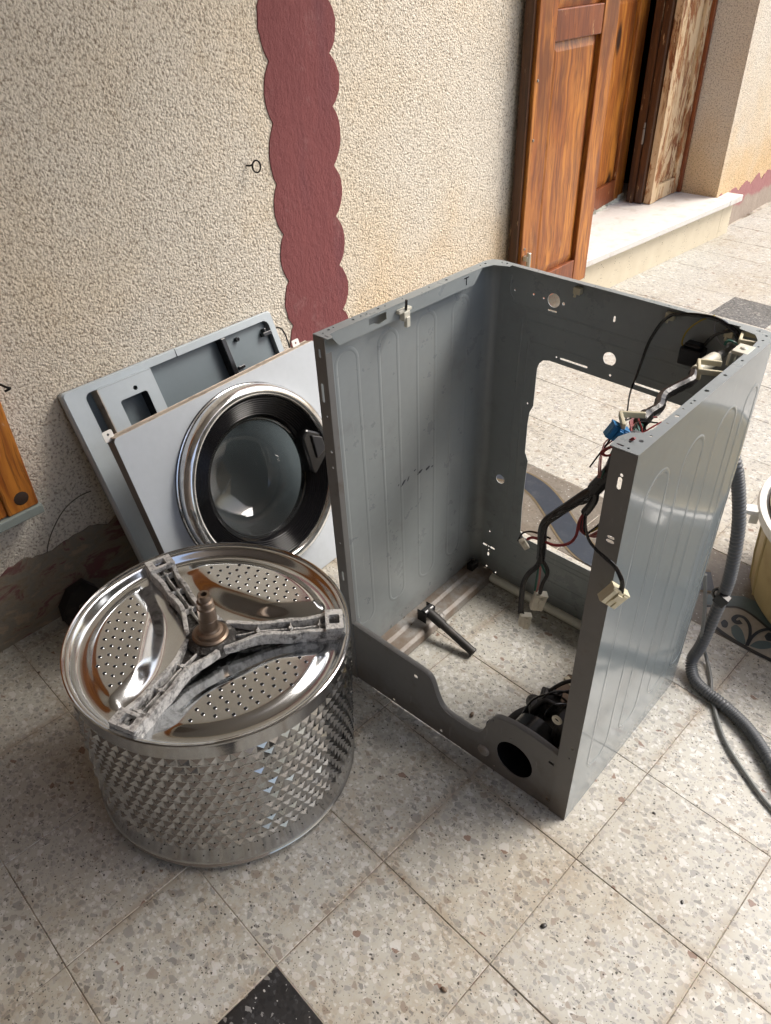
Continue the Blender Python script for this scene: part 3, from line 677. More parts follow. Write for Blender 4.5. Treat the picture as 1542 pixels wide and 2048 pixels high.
mb = sheet(MB(), [(RC - .002, .008), (W - RC + .002, .008), (W - RC + .002, H - .0005), (RC - .002, H - .0005)], holes, fy(D - TH_), TH_)
bp = cb(mb, 'back_panel', M_CAB, label='dark inner back panel with a large cut-out and round holes')
def ridge(pts, parent, y, r=.0028, nm='rib'):
    mb = MB(); mb.tube([(x, 0, z) for x, z in pts], r, 8, spl=4)
    for v in mb.v: v.y = y + v.y * .35
    return cb(mb, nm, M_CAB, parent=parent)
yb = D - TH_ * 1.5
ridge([(.054, .826), (.050, .800), (.062, .778), (.10, .768), (.50, .766)], bp, yb)
ridge([(.47, .742), (.14, .742), (.10, .732), (.088, .70), (.088, .20), (.10, .16), (.14, .145), (.5, .145)], bp, yb)
ridge([(.49, .698), (.155, .699), (.118, .688), (.108, .66), (.108, .20), (.12, .165), (.16, .158), (.5, .158)], bp, yb)
for z in (.045, .085): ridge([(.10, z), (.5, z)], bp, yb)
for x, z in ((.215, .833), (.407, .833), (.516, .831)):
    cb(MB().box2((x - .008, yb - .012, z - .006), (x + .008, yb - .001, z + .007)).tube([(x - .003, yb - .012, z - .012), (x - .003, yb - .009, z - .002)], .003, 6), 'cable_clip', M_CREAMP, bevel=.001)
# bottom: rolled rear flange, coloured off-white for the light it catches; rails
cb(MB().tube([(.072, D - .016, .012), (W - .07, D - .016, .012)], .0115, 10), 'rear_flange', M_WHITEP)
for xs, sg in ((0, 1), (W, -1)):
    mb = MB(); prof = [(.0015, .030), (.022, .030), (.030, .024), (.062, .024), (.070, .018), (.076, .004), (.0745, .004), (.068, .0165), (.061, .0225), (.029, .0225), (.021, .0285), (.0015, .0285)]
    n = len(prof); vs = [Vector((xs + sg * x, y, z)) for y in (.003, D - .003) for x, z in prof]
    mb.add(vs, [(i, (i + 1) % n, n + (i + 1) % n, n + i) for i in range(n)] + [tuple(range(n)), tuple(range(n, 2 * n))[::-1]])
    cb(mb, 'base_rail', M_GALV)
mb = MB()
for k in range(150):
    x, y = random.choice((random.uniform(.003, .030), random.uniform(.003, .06))), random.uniform(.02, D - .03); r = random.choice((.0008, .0012, .0018, .0026)); c_ = Vector((x, y, (.0305 if x < .022 else .0245) + r * .3))
    mb.add([c_ + Vector((random.uniform(-1, 1), random.uniform(-1, 1), random.uniform(-.6, .8))) * r for _ in range(4)], [(0, 1, 2), (0, 1, 3), (0, 2, 3), (1, 2, 3)])
cb(mb, 'debris', simple('rust_flakes', (.16, .11, .07), .9, var=.8, sc=300))['kind'] = 'stuff'
cb(MB().box2((.012, D - .05, .031), (.032, D - .02, .05)).lathe([(.0001, .012), (.006, .012), (.006, 0)], 6, (.022, D - .035, .05)), 'foot_bracket', M_IRON, bevel=.002)
# front returns with slots
sheet_l = sheet(MB(), [(0, 0), (.0275, 0), (.0275, H - .0015), (0, H - .0015)], [slot(.013, .812, .013, .824, .0022), slot(.011, .725, .011, .757, .0032), circle(.016, .695, .002, 8), circle(.018, .62, .0028, 8), circle(.018, .585, .0022, 8), circle(.016, .40, .0022, 8), slot(.014, .30, .014, .32, .003)], fy(.0006), TH_)
cb(sheet_l, 'front_return', M_KICK)
sheet_r = sheet(MB(), [(W - .036, 0), (W, 0), (W, H - .0015), (W - .036, H - .0015)], [slot(W - .018, .792, W - .018, .806, .0032), slot(W - .017, .812, W - .017, .813, .0022), slot(W - .0185, .700, W - .0125, .700, .0032), slot(W - .0185, .707, W - .0125, .707, .0028), circle(W - .012, .60, .0022, 8), circle(W - .012, .22, .0028, 8), circle(W - .014, .19, .0022, 8)], fy(.0006), TH_)
cb(sheet_r, 'front_return', M_KICK)
cb(MB().box2((.0262, .001, .01), (.0276, .014, H - .03)), 'return_lip', M_KICK); cb(MB().box2((W - .0362, .001, .01), (W - .0348, .016, H - .03)), 'return_lip', M_KICK)
# top flanges with holes
def tf(poly, hol, nm='top_flange', z=H): return cb(sheet(MB(), poly, hol, fz(z), TH_), nm, M_CAB)
tf([(.0, .0), (.036, .0), (.037, .012), (.024, .016), (.0225, .03), (.022, D - .06), (.03, D - .035), (.06, D - .0225), (.06, D - .001), (RC, D - .001), (.008, D - .008), (.0006, D - RC), (.0006, .01)],
   [circle(x, y, r, 8) for x, y, r in ((.012, .012, .002), (.009, .028, .0028), (.008, .040, .002), (.010, .085, .003), (.009, .105, .002), (.010, .118, .002), (.009, .148, .003), (.010, .165, .002), (.011, .21, .002), (.01, .285, .0022), (.011, .335, .003), (.011, .44, .002), (.012, .455, .0028), (.034, D - .012, .0022), (.046, D - .011, .0028))] + [slot(.022, .007, .030, .007, .0012)])
tf([(W, 0), (W - .040, 0), (W - .042, .026), (W - .036, .045), (W - .022, .056), (W - .016, .075), (W - .0155, D - .09), (W - .018, D - .05), (W - .03, D - .03), (W - .06, D - .0225), (W - .06, D - .001), (W - RC, D - .001), (W - .008, D - .008), (W - .0006, D - RC)],
   [circle(x, y, r, 9) for x, y, r in ((W - .014, .035, .0035), (W - .010, .055, .0022), (W - .024, .024, .002), (W - .018, .008, .002), (W - .009, .10, .002), (W - .008, .128, .0035), (W - .010, .152, .0018), (W - .009, .175, .002), (W - .0085, .185, .0022), (W - .008, .225, .0038), (W - .008, .29, .003), (W - .008, .355, .0025), (W - .008, .42, .002), (W - .03, D - .012, .0022), (W - .014, D - .024, .0025), (W - .012, D - .045, .0025))] + [slot(W - .034, .009, W - .026, .009, .0016)])
tf([(.0605, D - .014), (W - .0605, D - .014), (W - .0605, D - .001), (.0605, D - .001)], [circle(x, D - .007, .0015, 8) for x in (.12, .25, .40, .5)])
# left hanging lip with its cut-out, the clip and the letter
lipx = .0215
cb(sheet(MB(), [(.016, H - .001), (.022, .842), (.038, .822), (.408, .822), (.425, .84), (.432, H - .001)], [[(.112, .846), (.156, .846), (.156, .832), (.137, .828), (.124, .834), (.112, .834)]], fx(lipx), TH_), 'hanging_lip', M_CAB)
cl_ = cb(MB().box2((lipx + .001, .180, .834), (lipx + .010, .214, .841)).box2((lipx + .0005, .190, .818), (lipx + .013, .206, .836)).box2((lipx + .008, .193, .806), (lipx + .016, .203, .826)), 'plastic_clip', M_WHITEP, bevel=.0015)
cb(MB().tube([(lipx + .010, .197, .838), (lipx + .012, .197, .858)], .0025, 6), 'pin', M_BLACK, parent=cl_)
cb(MB().box2((lipx + .0008, .376, .843), (lipx + .0014, .390, .8446)).box2((lipx + .0008, .3824, .829), (lipx + .0014, .3838, .843)), 'letter_mark', M_BLACK, label='black letter T marked on the lip')
# kick panel
ktop = [(.001, .176), (.09, .173), (.172, .170), (.235, .167), (.250, .161), (.258, .147), (.267, .120), (.278, .098), (.29, .088), (.31, .0835), (.36, .0838), (.378, .090), (.388, .105), (.397, .133), (.405, .153), (.415, .167), (.43, .175), (.46, .181), (.50, .182), (.545, .176), (W - .001, .170)]
kout = [(.001, .002), (W - .001, .002)] + ktop[::-1]
kh = [circle(.467, .079, .046, 28, .92), circle(.394, .046, .0145, 18), rrect(.206, .133, .216, .142, .002, 2), rrect(.140, .008, .146, .014, .001, 2), rrect(.277, .010, .284, .018, .001, 2), rrect(.540, .137, .552, .145, .001, 2), rrect(.546, .022, .557, .030, .001, 2), circle(.012, .013, .003, 8), circle(.411, .157, .002, 8), circle(.422, .018, .002, 8), circle(.455, .136, .002, 8), circle(.575, .11, .0022, 8), circle(.575, .08, .0022, 8), circle(.575, .06, .0022, 8)]
kp = cb(sheet(MB(), kout, kh, fy(.0030), .0014), 'kick_panel', M_KICK, label='dirty grey lower front panel with a curved dip and a filter hole')
mb = MB(); pts = catmull([Vector((x, 0, z)) for x, z in ktop], 3); n = len(pts); prof = [(.0025, 0), (.005, .0016), (.010, .0022), (.014, .001), (.014, -.001), (.005, -.0005)]
vs = [Vector((p.x, y, p.z + dz)) for p in pts for y, dz in prof]; m_ = len(prof)
mb.add(vs, [(i * m_ + k, i * m_ + (k + 1) % m_, (i + 1) * m_ + (k + 1) % m_, (i + 1) * m_ + k) for i in range(n - 1) for k in range(m_)], True); cb(mb, 'folded_edge', M_KICK, parent=kp)
cb(MB().lathe([(0, .004), (.011, .004), (.0135, .002), (.0145, -.002)], 20, (.394, .0015, .046), M=Matrix.Rotation(R(90), 3, 'X')), 'plug', M_GALV, parent=kp)
# white plastic brackets along the right top edge
for (x, y, z, a_, f_) in ((.560, .462, .842, 15, 0), (.571, .398, .848, 0, 1), (.552, .318, .842, 25, 0), (.545, .085, .846, 35, 2)):
    M3 = Matrix.Rotation(R(a_), 3, 'Z'); mb = MB(); cc = Vector((x, y, z))
    if f_ != 1:
        for d, s_ in (((0, .018, 0), (.036, .005, .009)), ((0, -.018, 0), (.036, .005, .009)), ((-.016, 0, 0), (.005, .036, .009)), ((-.013, 0, -.012), (.006, .008, .02))):
            if f_ == 2 and d[1] < 0: continue
            mb.box(cc + M3 @ Vector(d), s_, M3)
    else:
        mb.box(cc, (.026, .036, .006), M3).box(cc + Vector((-.013, -.006, -.012)), (.005, .03, .022), M3).lathe([(0, .006), (.005, .005), (.006, .003)], 10, cc)
    cb(mb, 'cable_clip', M_CREAMP if f_ != 1 else M_WHITEP, bevel=.0012)
cb(MB().lathe([(0, .016), (.020, .015), (.026, .006), (.026, -.008), (0, -.008)], 20, (W - .022, .150, .765), M=Matrix.Rotation(R(-70), 3, 'Y')), 'metal_button', mat_metal('brown_button', (.30, .25, .20), .3, .1, .5))
cb(MB().tube([(W - .055 + .0075 * math.cos(a), .012, .255 + .0075 * math.sin(a)) for a in [2 * math.pi * k / 14 for k in range(15)]], .003, 6), 'grommet', M_WHITEP)
cb(MB().box2((.445, D - .034, .762), (.485, D - .004, .795)).box2((.45, D - .03, .7951), (.48, D - .008, .803)), 'terminal_block', M_BLACK, bevel=.003)

# ------------------------------------------------------------------ wiring harness
wh = thing('wiring_harness', (.52, .12, .5), 'taped black wiring harness with white connectors hanging inside the grey cabinet', 'wiring')
def wires(px, plane, r, mat, name='wire', spl=6, n=6, parent=wh, jit=0):
    pts = [on(u, v, plane[0], plane[1] + (random.uniform(-jit, jit))) for u, v in px]
    return MB().tube(pts, r, n, spl=spl).build(name, mat, parent)
Zt = lambda l: zo(4.51, 1200, 590, l)
top = [on(u, v, 'z', z) for (u, v), z in zip(Zt([(1340, 440), (1270, 468), (1200, 490), (1120, 520), (1050, 560)]), (.80, .80, .80, .805, .81))]
MB().tube(top, .0062, 8, spl=5, rfun=lambda i, m: .0064 + .0003 * math.sin(i * 1.3)).build('bundle', M_GREYW, wh)
sl_ = [on(u, v, 'z', .812) for u, v in Zt([(1050, 565), (960, 620), (860, 690)])]
MB().tube(sl_, .0115, 12, spl=4, rfun=lambda i, m: .0095 + .0025 * (i < m - 3) - .003 * (i == 0)).build('sleeve', M_WHITEP, wh)
low = [on(u, v, 'z', z) for (u, v), z in zip(Zt([(850, 700), (830, 765), (740, 815), (640, 865), (575, 905), (545, 960), (530, 1015), (440, 1075), (380, 1130), (350, 1180), (345, 1290)]), (.81, .808, .806, .805, .804, .803, .803, .80, .80, .79, .76))]
MB().tube(low, .0088, 8, spl=5, rfun=lambda i, m: .0088 + .0004 * math.sin(i * 1.9) + (.0025 if i > m * .7 else 0)).build('bundle', M_TAPE, wh)
yp = ('y', .085)
Z5 = lambda l: zo(4.535, 960, 880, l)
wires(zo(4.51, 1200, 590, [(345, 1270), (270, 1390), (190, 1440)]) + Z5([(1255, 130), (1225, 230), (1130, 350), (1040, 445)]), yp, .0120, M_TAPE, 'bundle', 6, 9)
wires(Z5([(1050, 440), (930, 510), (800, 600), (680, 680), (600, 740), (570, 810), (563, 900), (560, 1000), (552, 1080)]), yp, .0078, M_TAPE, 'bundle', 6, 8)
wires(Z5([(1045, 445), (1040, 530), (1000, 600), (950, 660)]), yp, .0068, M_TAPE, 'bundle', 6, 8)
wires(Z5([(950, 650), (900, 740), (870, 870), (800, 940), (680, 955), (560, 910), (480, 885), (430, 900)]), yp, .0026, M_RED)
wires(Z5([(640, 895), (540, 850), (450, 830), (380, 850), (345, 915)]), ('y', .09), .0017, M_BLACK)
for k, (dx, mt) in enumerate(((-12, M_RED), (0, M_RUBBER), (10, M_RED), (20, M_BLACK))):
    wires(Z5([(945, 660), (925 + dx, 740), (920 + dx * 1.2, 810), (960 + dx * .4, 860)]), yp, .0017, mt)
wires(Z5([(960, 860), (1040, 800), (1110, 740), (1170, 700)]), yp, .002, M_BLACK); wires(Z5([(955, 850), (1040, 815), (1110, 770), (1165, 735)]), yp, .0018, M_YEL)
for k in range(4): wires(Z5([(985, 870), (1050, 880 - 14 * k), (1105, 850 - 18 * k), (1150, 800 - 16 * k)]), yp, .0013, M_PINK if k % 2 else M_RED)
pc = ('y', -.018)
for k, r_ in enumerate((0, 9, -9)):
    wires(Z5([(965, 660), (955, 760), (985, 900)]) + Z5([(1060 + r_ * .3, 1000), (1150 + r_, 1080), (1225 + r_, 1150), (1270 + r_ * 1.1, 1230), (1290 + r_, 1300), (1275 + r_ * 2, 1385)]), pc, .0020, M_BLACK)
def connector(px, plane, size, ang, mat, name='connector', rows=3):
    c = on(*px, plane[0], plane[1]); M3 = Matrix.Rotation(R(43.7), 3, 'Z') @ Matrix.Rotation(R(ang), 3, 'Y')
    mb = MB().box(c, (size[0], size[2], size[1]), M3)
    for k in range(rows):
        mb.box(c + M3 @ Vector(((k - (rows - 1) / 2) * size[0] / rows, -size[2] * .5, 0)), (size[0] / rows * .78, size[2] * .3, size[1] * .92), M3)
    mb.box(c + M3 @ Vector((0, -size[2] * .7, size[1] * .18)), (size[0] * .3, size[2] * .3, size[1] * .4), M3)
    mb.box(c + M3 @ Vector((0, 0, size[1] * .5)), (size[0] * 1.08, size[2] * 1.1, size[1] * .12), M3)
    return mb.build(name, mat, wh, bevel=.0008)
connector(Z5([(1205, 1412)])[0], ('y', -.02), (.030, .029, .014), 38, M_CREAMP)
connector(Z5([(528, 1462)])[0], yp, (.022, .034, .014), 12, M_WHITEP, rows=2)
connector(Z5([(405, 1630)])[0], yp, (.020, .024, .012), 8, M_WHITEP, rows=2); connector(Z5([(420, 1668)])[0], yp, (.012, .018, .010), 10, M_WHITEP, rows=2)
connector(Z5([(402, 945)])[0], yp, (.010, .020, .008), -30, M_WHITEP, rows=2)
connector(zo(4.51, 1200, 590, [(145, 1240)])[0], ('y', .07), (.026, .022, .014), 30, M_BLUE)
wires(Z5([(552, 1070), (520, 1140), (440, 1210), (395, 1300), (378, 1420), (368, 1560)]), yp, .0052, M_TAPE, 'bundle')
for dx in (-10, 4, 16): wires(Z5([(372, 1480), (366 + dx, 1540), (390 + dx, 1600)]), yp, .0016, M_BLACK)
wires(Z5([(555, 1080), (600, 1150), (610, 1220), (570, 1300), (545, 1390)]), yp, .0035, M_RUBBER); wires(Z5([(545, 1020), (548, 1100), (580, 1180), (605, 1230)]), yp, .0020, M_GREEN)
wires(Z5([(545, 1090), (515, 1250), (495, 1390)]), yp, .0018, M_GREEN); wires(Z5([(550, 1100), (540, 1260), (510, 1390)]), yp, .0018, M_PINK)
for k in range(3): wires(zo(4.51, 1200, 590, [(300 + 8 * k, 1290), (215 + 5 * k, 1340), (80 + 6 * k, 1375), (15 + 8 * k, 1420), (60, 1450), (150, 1425)]), ('y', .03), .0018, M_RED)
for k in range(5): wires(zo(4.51, 1200, 590, [(380 - 6 * k, 1085 + 4 * k), (310 - 8 * k, 1100 + 8 * k), (290 - 4 * k, 1180), (275 + 6 * k, 1260), (290 + 6 * k, 1300)]), ('z', .80), .0015, M_PINK if k % 2 else M_RED)
for k in range(2): wires(zo(4.51, 1200, 590, [(345 + 14 * k, 1170), (320 + 14 * k, 1240), (330 + 20 * k, 1300)]), ('z', .80), .0045, M_GREEN)
for k in range(9):
    q0 = on(1300 + random.uniform(-30, 30), 835 + random.uniform(-8, 12), 'z', .80); MB().tube([q0, q0 + Vector((random.uniform(-.02, .01), -.03, random.uniform(-.01, .015))), q0 + Vector((random.uniform(-.03, .01), -.06, random.uniform(-.03, .0))), q0 + Vector((random.uniform(-.02, .02), -.10, -.05))], .0013, 5, spl=6).build('wire', (M_RED, M_BLACK, M_PINK, M_GREYW, M_GREEN)[k % 5], wh)
for k in range(8):
    j_ = lambda: random.uniform(-14, 14); wires(Z5([(1035 + j_(), 470), (930 + j_() * 2, 560 + j_()), (760 + j_() * 2, 640 + j_() * 2), (600 + j_(), 760), (562 + j_(), 930), (540 + j_() * 2, 1120)]), ('y', .078), .0012, (M_BLACK, M_RUBBER, M_TAPE)[k % 3])
bk = ('y', D - .022)
Zt2 = zo(4.51, 1200, 590, [(1260, 400), (1200, 310), (1050, 215), (860, 180), (700, 175), (630, 190), (540, 270), (440, 430), (380, 590), (330, 730), (285, 840)])
P1 = [on(u, v, 'y', D - .022) for u, v in Zt2]; P2 = [on(u, v, 'y', yy) for (u, v), yy in zip(zo(4.51, 1200, 590, [(262, 930), (248, 1030), (225, 1150), (170, 1260), (110, 1300)]), (.40, .30, .2, .12, .09))]
MB().tube(P1 + P2, .0026, 6, spl=6, rfun=lambda i, m: .0046 - .0030 * min(1, i / m * 1.3)).build('wire', M_BLACK, wh)
wires(zo(4.51, 1200, 590, [(1035, 185), (900, 235), (790, 320), (740, 420), (760, 470), (820, 510), (890, 510)]), bk, .0016, M_YEL)
wires(zo(4.51, 1200, 590, [(1045, 195), (1030, 290), (1050, 390), (1110, 465)]), bk, .0016, M_GREYW)
wires(zo(4.51, 1200, 590, [(1200, 320), (1090, 340), (1000, 390), (930, 470)]), bk, .003, M_BLACK)
wires(zo(4.51, 1200, 590, [(1125, 450), (1140, 420), (1180, 415), (1240, 445), (1260, 480)]), ('y', .43), .0022, M_GREEN); wires(zo(4.51, 1200, 590, [(1150, 470), (1165, 430), (1210, 425), (1250, 470)]), ('y', .43), .002, M_GREYW)

# ------------------------------------------------------------------ drain pump and damper on the floor of the cabinet
pump = thing('drain_pump', (.46, .1, 0), 'black drain pump with brown motor stack lying inside the cabinet behind the filter hole', 'pump')
RXm = Matrix.Rotation(R(90), 3, 'X')
MB().lathe([(0, -.026), (.044, -.026), (.0455, .050), (.0495, .050), (.050, .0), (.050, -.03), (0, -.034)], 28, (.467, .060, .079), M=RXm).build('filter_housing', M_BLACK, pump)
mb = MB().lathe([(0, .045), (.036, .045), (.040, .035), (.040, 0), (0, 0)], 24, (.485, .125, .058)).tube([(.47, .12, .08), (.43, .14, .085), (.41, .16, .07)], .016, 12, spl=5).lathe([(0, .03), (.020, .028), (.024, .02), (.024, -.03)], 14, (.452, .142, .10), M=Matrix.Rotation(.5, 3, 'Y')).box((.43, .125, .10), (.016, .03, .03), Matrix.Rotation(.7, 3, 'Z')).box((.46, .165, .125), (.02, .014, .016), Matrix.Rotation(.3, 3, 'Z')).tube([(.44, .10, .12), (.452, .13, .132), (.48, .135, .13)], .006, 8, spl=4).tube([(.50, .10, .11), (.53, .10, .10), (.548, .10, .07)], .02, 12, spl=4)
for k in range(7): mb.lathe([(.023, -.002), (.025, 0), (.023, .002)], 14, (.505 + .006 * k, .10, .108 - .002 * k), M=Matrix.Rotation(R(80), 3, 'Y'))
mb.build('volute', M_RUBBER, pump, bevel=.002)
mb = MB()
M3 = Matrix.Rotation(R(-25), 3, 'Z')
for k in range(9): mb.box(Vector((.475, .205, .075)) + M3 @ Vector((0, 0, -.018 + .0045 * k)), (.075, .055, .0036), M3)
mb.build('motor_stack', mat_metal('lamination', (.16, .12, .09), .5, .1, .6), pump)
MB().box(Vector((.515, .222, .098)), (.05, .024, .014), M3).box(Vector((.53, .185, .098)), (.016, .05, .012), M3).box(Vector((.455, .235, .09)), (.04, .012, .012), M3).build('coil_bobbin', M_CREAMP, pump, bevel=.001)
MB().tube([(.435, .255, .07), (.475, .262, .075)], .016, 14).build('coil_end', mat_metal('coil_brown', (.14, .11, .08), .35, .1, .5), pump)
MB().tube([(.44, .165, .12), (.46, .20, .135), (.50, .24, .135), (.535, .27, .12)], .0045, 8, spl=6).build('cable', M_RUBBER, pump)
MB().tube([(.455, .33, .02), (.48, .33, .022), (.51, .345, .02), (.54, .35, .02)], .0028, 6, spl=5).box((.45, .331, .02), (.016, .009, .007)).build('plug', M_BLACK, pump)
MB().box((.545, .075, .10), (.03, .03, .02), Matrix.Rotation(.4, 3, 'Y')).build('white_block', M_CREAMP, pump, bevel=.004)
MB().tube([(.383, .052, .04), (.383, .05, .075)], .014, 10).build('spout', M_RUBBER, pump)
for k in range(7):
    a0 = Vector((.425 + .016 * k, .09 + .02 * (k % 3), .10)); MB().tube([a0, a0 + Vector((random.uniform(-.02, .02), .03, .03 + .01 * (k % 2))), a0 + Vector((.03, .07, .03)), a0 + Vector((.05 + .01 * (k % 2), .10, -.01))], .0024, 6, spl=6).build('lead', (M_BLACK, M_RUBBER, M_TAPE)[k % 3], pump)
MB().tube([(.405, .065, .03), (.40, .10, .055), (.415, .14, .06), (.44, .16, .05)], .012, 12, spl=5).build('inlet_elbow', M_RUBBER, pump)
MB().box((.425, .20, .03), (.04, .06, .05), Matrix.Rotation(.35, 3, 'Z')).box((.425, .20, .058), (.028, .045, .008), Matrix.Rotation(.35, 3, 'Z')).build('motor_base', M_RUBBER, pump, bevel=.006)
dmp = thing('shock_absorber', (.06, .236, .03), 'black tubular shock absorber hinged on the base rail inside the cabinet', 'shock absorber')
a_, b_ = on(855, 1222, 'z', .060), on(945, 1303, 'z', .014)
dv = (b_ - a_); MB().tube([a_, a_ + dv * .35], .0125, 12).tube([a_ + dv * .3, b_], .0105, 12, rfun=lambda i, m: .0105).lathe([(.011, 0), (.0105, .004), (.008, .004), (.0075, -.02)], 12, b_, M=dv.to_track_quat('Z', 'Y').to_matrix()).build('tube', M_RUBBER, dmp)
MB().tube([a_ + Vector((0, -.016, 0)), a_ + Vector((0, .016, 0))], .012, 10).box(a_ + Vector((-.004, .017, -.008)), (.028, .003, .034)).box(a_ + Vector((-.004, -.017, -.008)), (.028, .003, .034)).build('eye', M_BLACK, dmp, bevel=.002)
MB().box((a_.x - .012, a_.y + .034, .033), (.03, .028, .003)).lathe([(.009, .003), (.012, .004), (.013, 0)], 14, (a_.x + .016, a_.y + .03, .028)).build('bracket', M_GALV, dmp, bevel=.001)

# ================================================================== THE DRUM
nd = Vector((.0154, .0431, 1)).normalized(); DR, DH = .2622, .3538
drot = Vector((0, 0, 1)).rotation_difference(nd).to_matrix()
drum = thing('washer_drum', (-.0274, -.3275, .0122), 'stainless steel washing machine drum standing upside down with its spider on top', 'drum', rot=drot)
AA = [R(168.7), R(48.7), R(-71.3)]; PA = [R(108.7), R(-11.3), R(228.7)]
def sst(a, b, x): t = max(0, min(1, (x - a) / (b - a))); return t * t * (3 - 2 * t)
# shell
mb = MB(); mb.lathe([(DR - .004, .0), (DR + .003, .0), (DR + .004, .005), (DR + .001, .009), (DR - .001, .014), (DR - .0012, .06), (DR - .0012, .335), (DR, .345), (DR, DH)], 160)
NP, RP, z0_ = 76, .0205, .064
for j in range(13):
    for i in range(NP):
        a = 2 * math.pi * (i + .5 * (j % 2)) / NP; dg = math.degrees(a) % 360
        if 214 < dg < 256 or 98 < dg < 123: continue
        z = z0_ + RP * j; r0 = DR - .0016; hw = .0106; hh = .0098; ap = .0052 * random.uniform(.8, 1.12)
        def cp(da, dz, r): return Vector((r * math.cos(a + da / DR), r * math.sin(a + da / DR), z + dz))
        A = [cp(-hw, -hh * .2, r0), cp(0, -hh, r0), cp(hw, hh * .2 - .003, r0), cp(0, hh, r0)]
        A = [cp(-hw, -hh, r0), cp(hw, -hh, r0), cp(hw, hh, r0), cp(-hw, hh, r0)]
        p = cp(random.uniform(-.0012, .0012), hh * random.uniform(-.05, .2), r0 + ap)
        mb.add(A + [p], [(0, 1, 4), (1, 2, 4), (2, 3, 4), (3, 0, 4)], False)
shell = mb.build('shell', M_STEEL, drum, local=True, sharp=30)
mb = MB()
for j in range(13):
    for i in range(NP):
        if j % 2 == 0 and i % 2: continue
        a = 2 * math.pi * (i + .5 * ((j + 1) % 2)) / NP; z = z0_ + RP * (j - .5)
        Mx = Matrix((Vector((-math.sin(a), math.cos(a), 0)), Vector((0, 0, 1)), Vector((math.cos(a), math.sin(a), 0)))).transposed()
        mb.disc(Vector((math.cos(a), math.sin(a), 0)) * (DR - .0006) + Vector((0, 0, z)), .0016, 6, Mx)
for i in range(60):
    for j in range(2):
        a = 2 * math.pi * (i + .5 * j) / 60; z = .035 + .02 * j
        Mx = Matrix((Vector((-math.sin(a), math.cos(a), 0)), Vector((0, 0, 1)), Vector((math.cos(a), math.sin(a), 0)))).transposed()
        mb.disc(Vector((math.cos(a), math.sin(a), 0)) * (DR - .0004) + Vector((0, 0, z)), .0014, 6, Mx)
mb.build('shell_perforation', M_HOLE, drum, local=True)['kind'] = 'stuff'
for dg, z in ((229, .255), (226, .19), (233, .175), (236, .115), (229, .11), (238, .06), (232, .055), (225, .14)):
    a = R(dg); e1 = Vector((-math.sin(a), math.cos(a), 0)); cc = Vector((math.cos(a), math.sin(a), 0)) * (DR + .0002) + Vector((0, 0, z))
    MB().add([cc - e1 * .004, cc + Vector((0, 0, -.009)), cc + e1 * .004, cc + Vector((0, 0, .009))], [(0, 1, 2, 3)]).build('paddle_slot', M_HOLE, drum, local=True)
# rear plate
def lidz(r, a):
    f = 0
    for p in PA:
        s = r * math.cos(a - p); f = max(f, sst(.088, .130, s))
    for q in AA:
        if math.cos(a - q) > 0: f *= sst(.036, .078, abs(r * math.sin(a - q)))
    f *= 1 - sst(.207, .230, r)
    dish = -.044 + .016 * sst(.05, .20, r) + .006 * sst(.20, .23, r)
    z = dish + (-.012 - dish) * f
    z += (-.003 - z) * sst(.238, .254, r)
    return z
mb = MB(); NR, NA = 84, 300
vs = [Vector((0, 0, DH + lidz(.0001, 0)))]
for i in range(1, NR + 1):
    r = (DR - .003) * i / NR
    for k in range(NA): a = 2 * math.pi * k / NA; vs.append(Vector((r * math.cos(a), r * math.sin(a), DH + lidz(r, a))))
fs = [(0, 1 + k, 1 + (k + 1) % NA) for k in range(NA)]
for i in range(NR - 1):
    for k in range(NA): a, b = 1 + i * NA + k, 1 + i * NA + (k + 1) % NA; fs.append((a, b, b + NA, a + NA))
mb.add(vs, fs, True); lid = mb.build('rear_plate', M_LID, drum, local=True, sharp=80)
mb = MB(); mb.lathe([(DR - .0045, DH - .0035), (DR - .0035, DH + .0005), (DR - .001, DH + .002), (DR + .0015, DH + .0008), (DR + .001, DH - .004)], 160); mb.build('rim_seam', M_STEEL, drum, local=True)
for p in PA:
    mb = MB(); e = Vector((math.cos(p), math.sin(p), 0)); tt = Vector((-math.sin(p), math.cos(p), 0))
    for row in range(6):
        s = .133 + .0155 * row; half = math.sqrt(max(0, .208 ** 2 - s * s)); m = int((2 * half) / .0225)
        for k in range(m + 1):
            t = (k - m / 2) * .0225 + (.0112 * (row % 2)) + .004 * row
            if abs(t) > half - .004 or abs(t) > .158: continue
            c = e * s + tt * t; rr, aa = c.length, math.atan2(c.y, c.x)
            if lidz(rr, aa) < -.0128: continue
            mb.disc(Vector((c.x, c.y, DH + lidz(rr, aa) + .0005)), .0031, 10)
            mb.cm = 1; mb.lathe([(.0030, .0002), (.0033, .0006), (.0039, .0001)], 10, (c.x, c.y, DH + lidz(rr, aa))); mb.cm = 0
    mb.build('perforation', [M_HOLE, M_LID], drum, local=True)['kind'] = 'stuff'
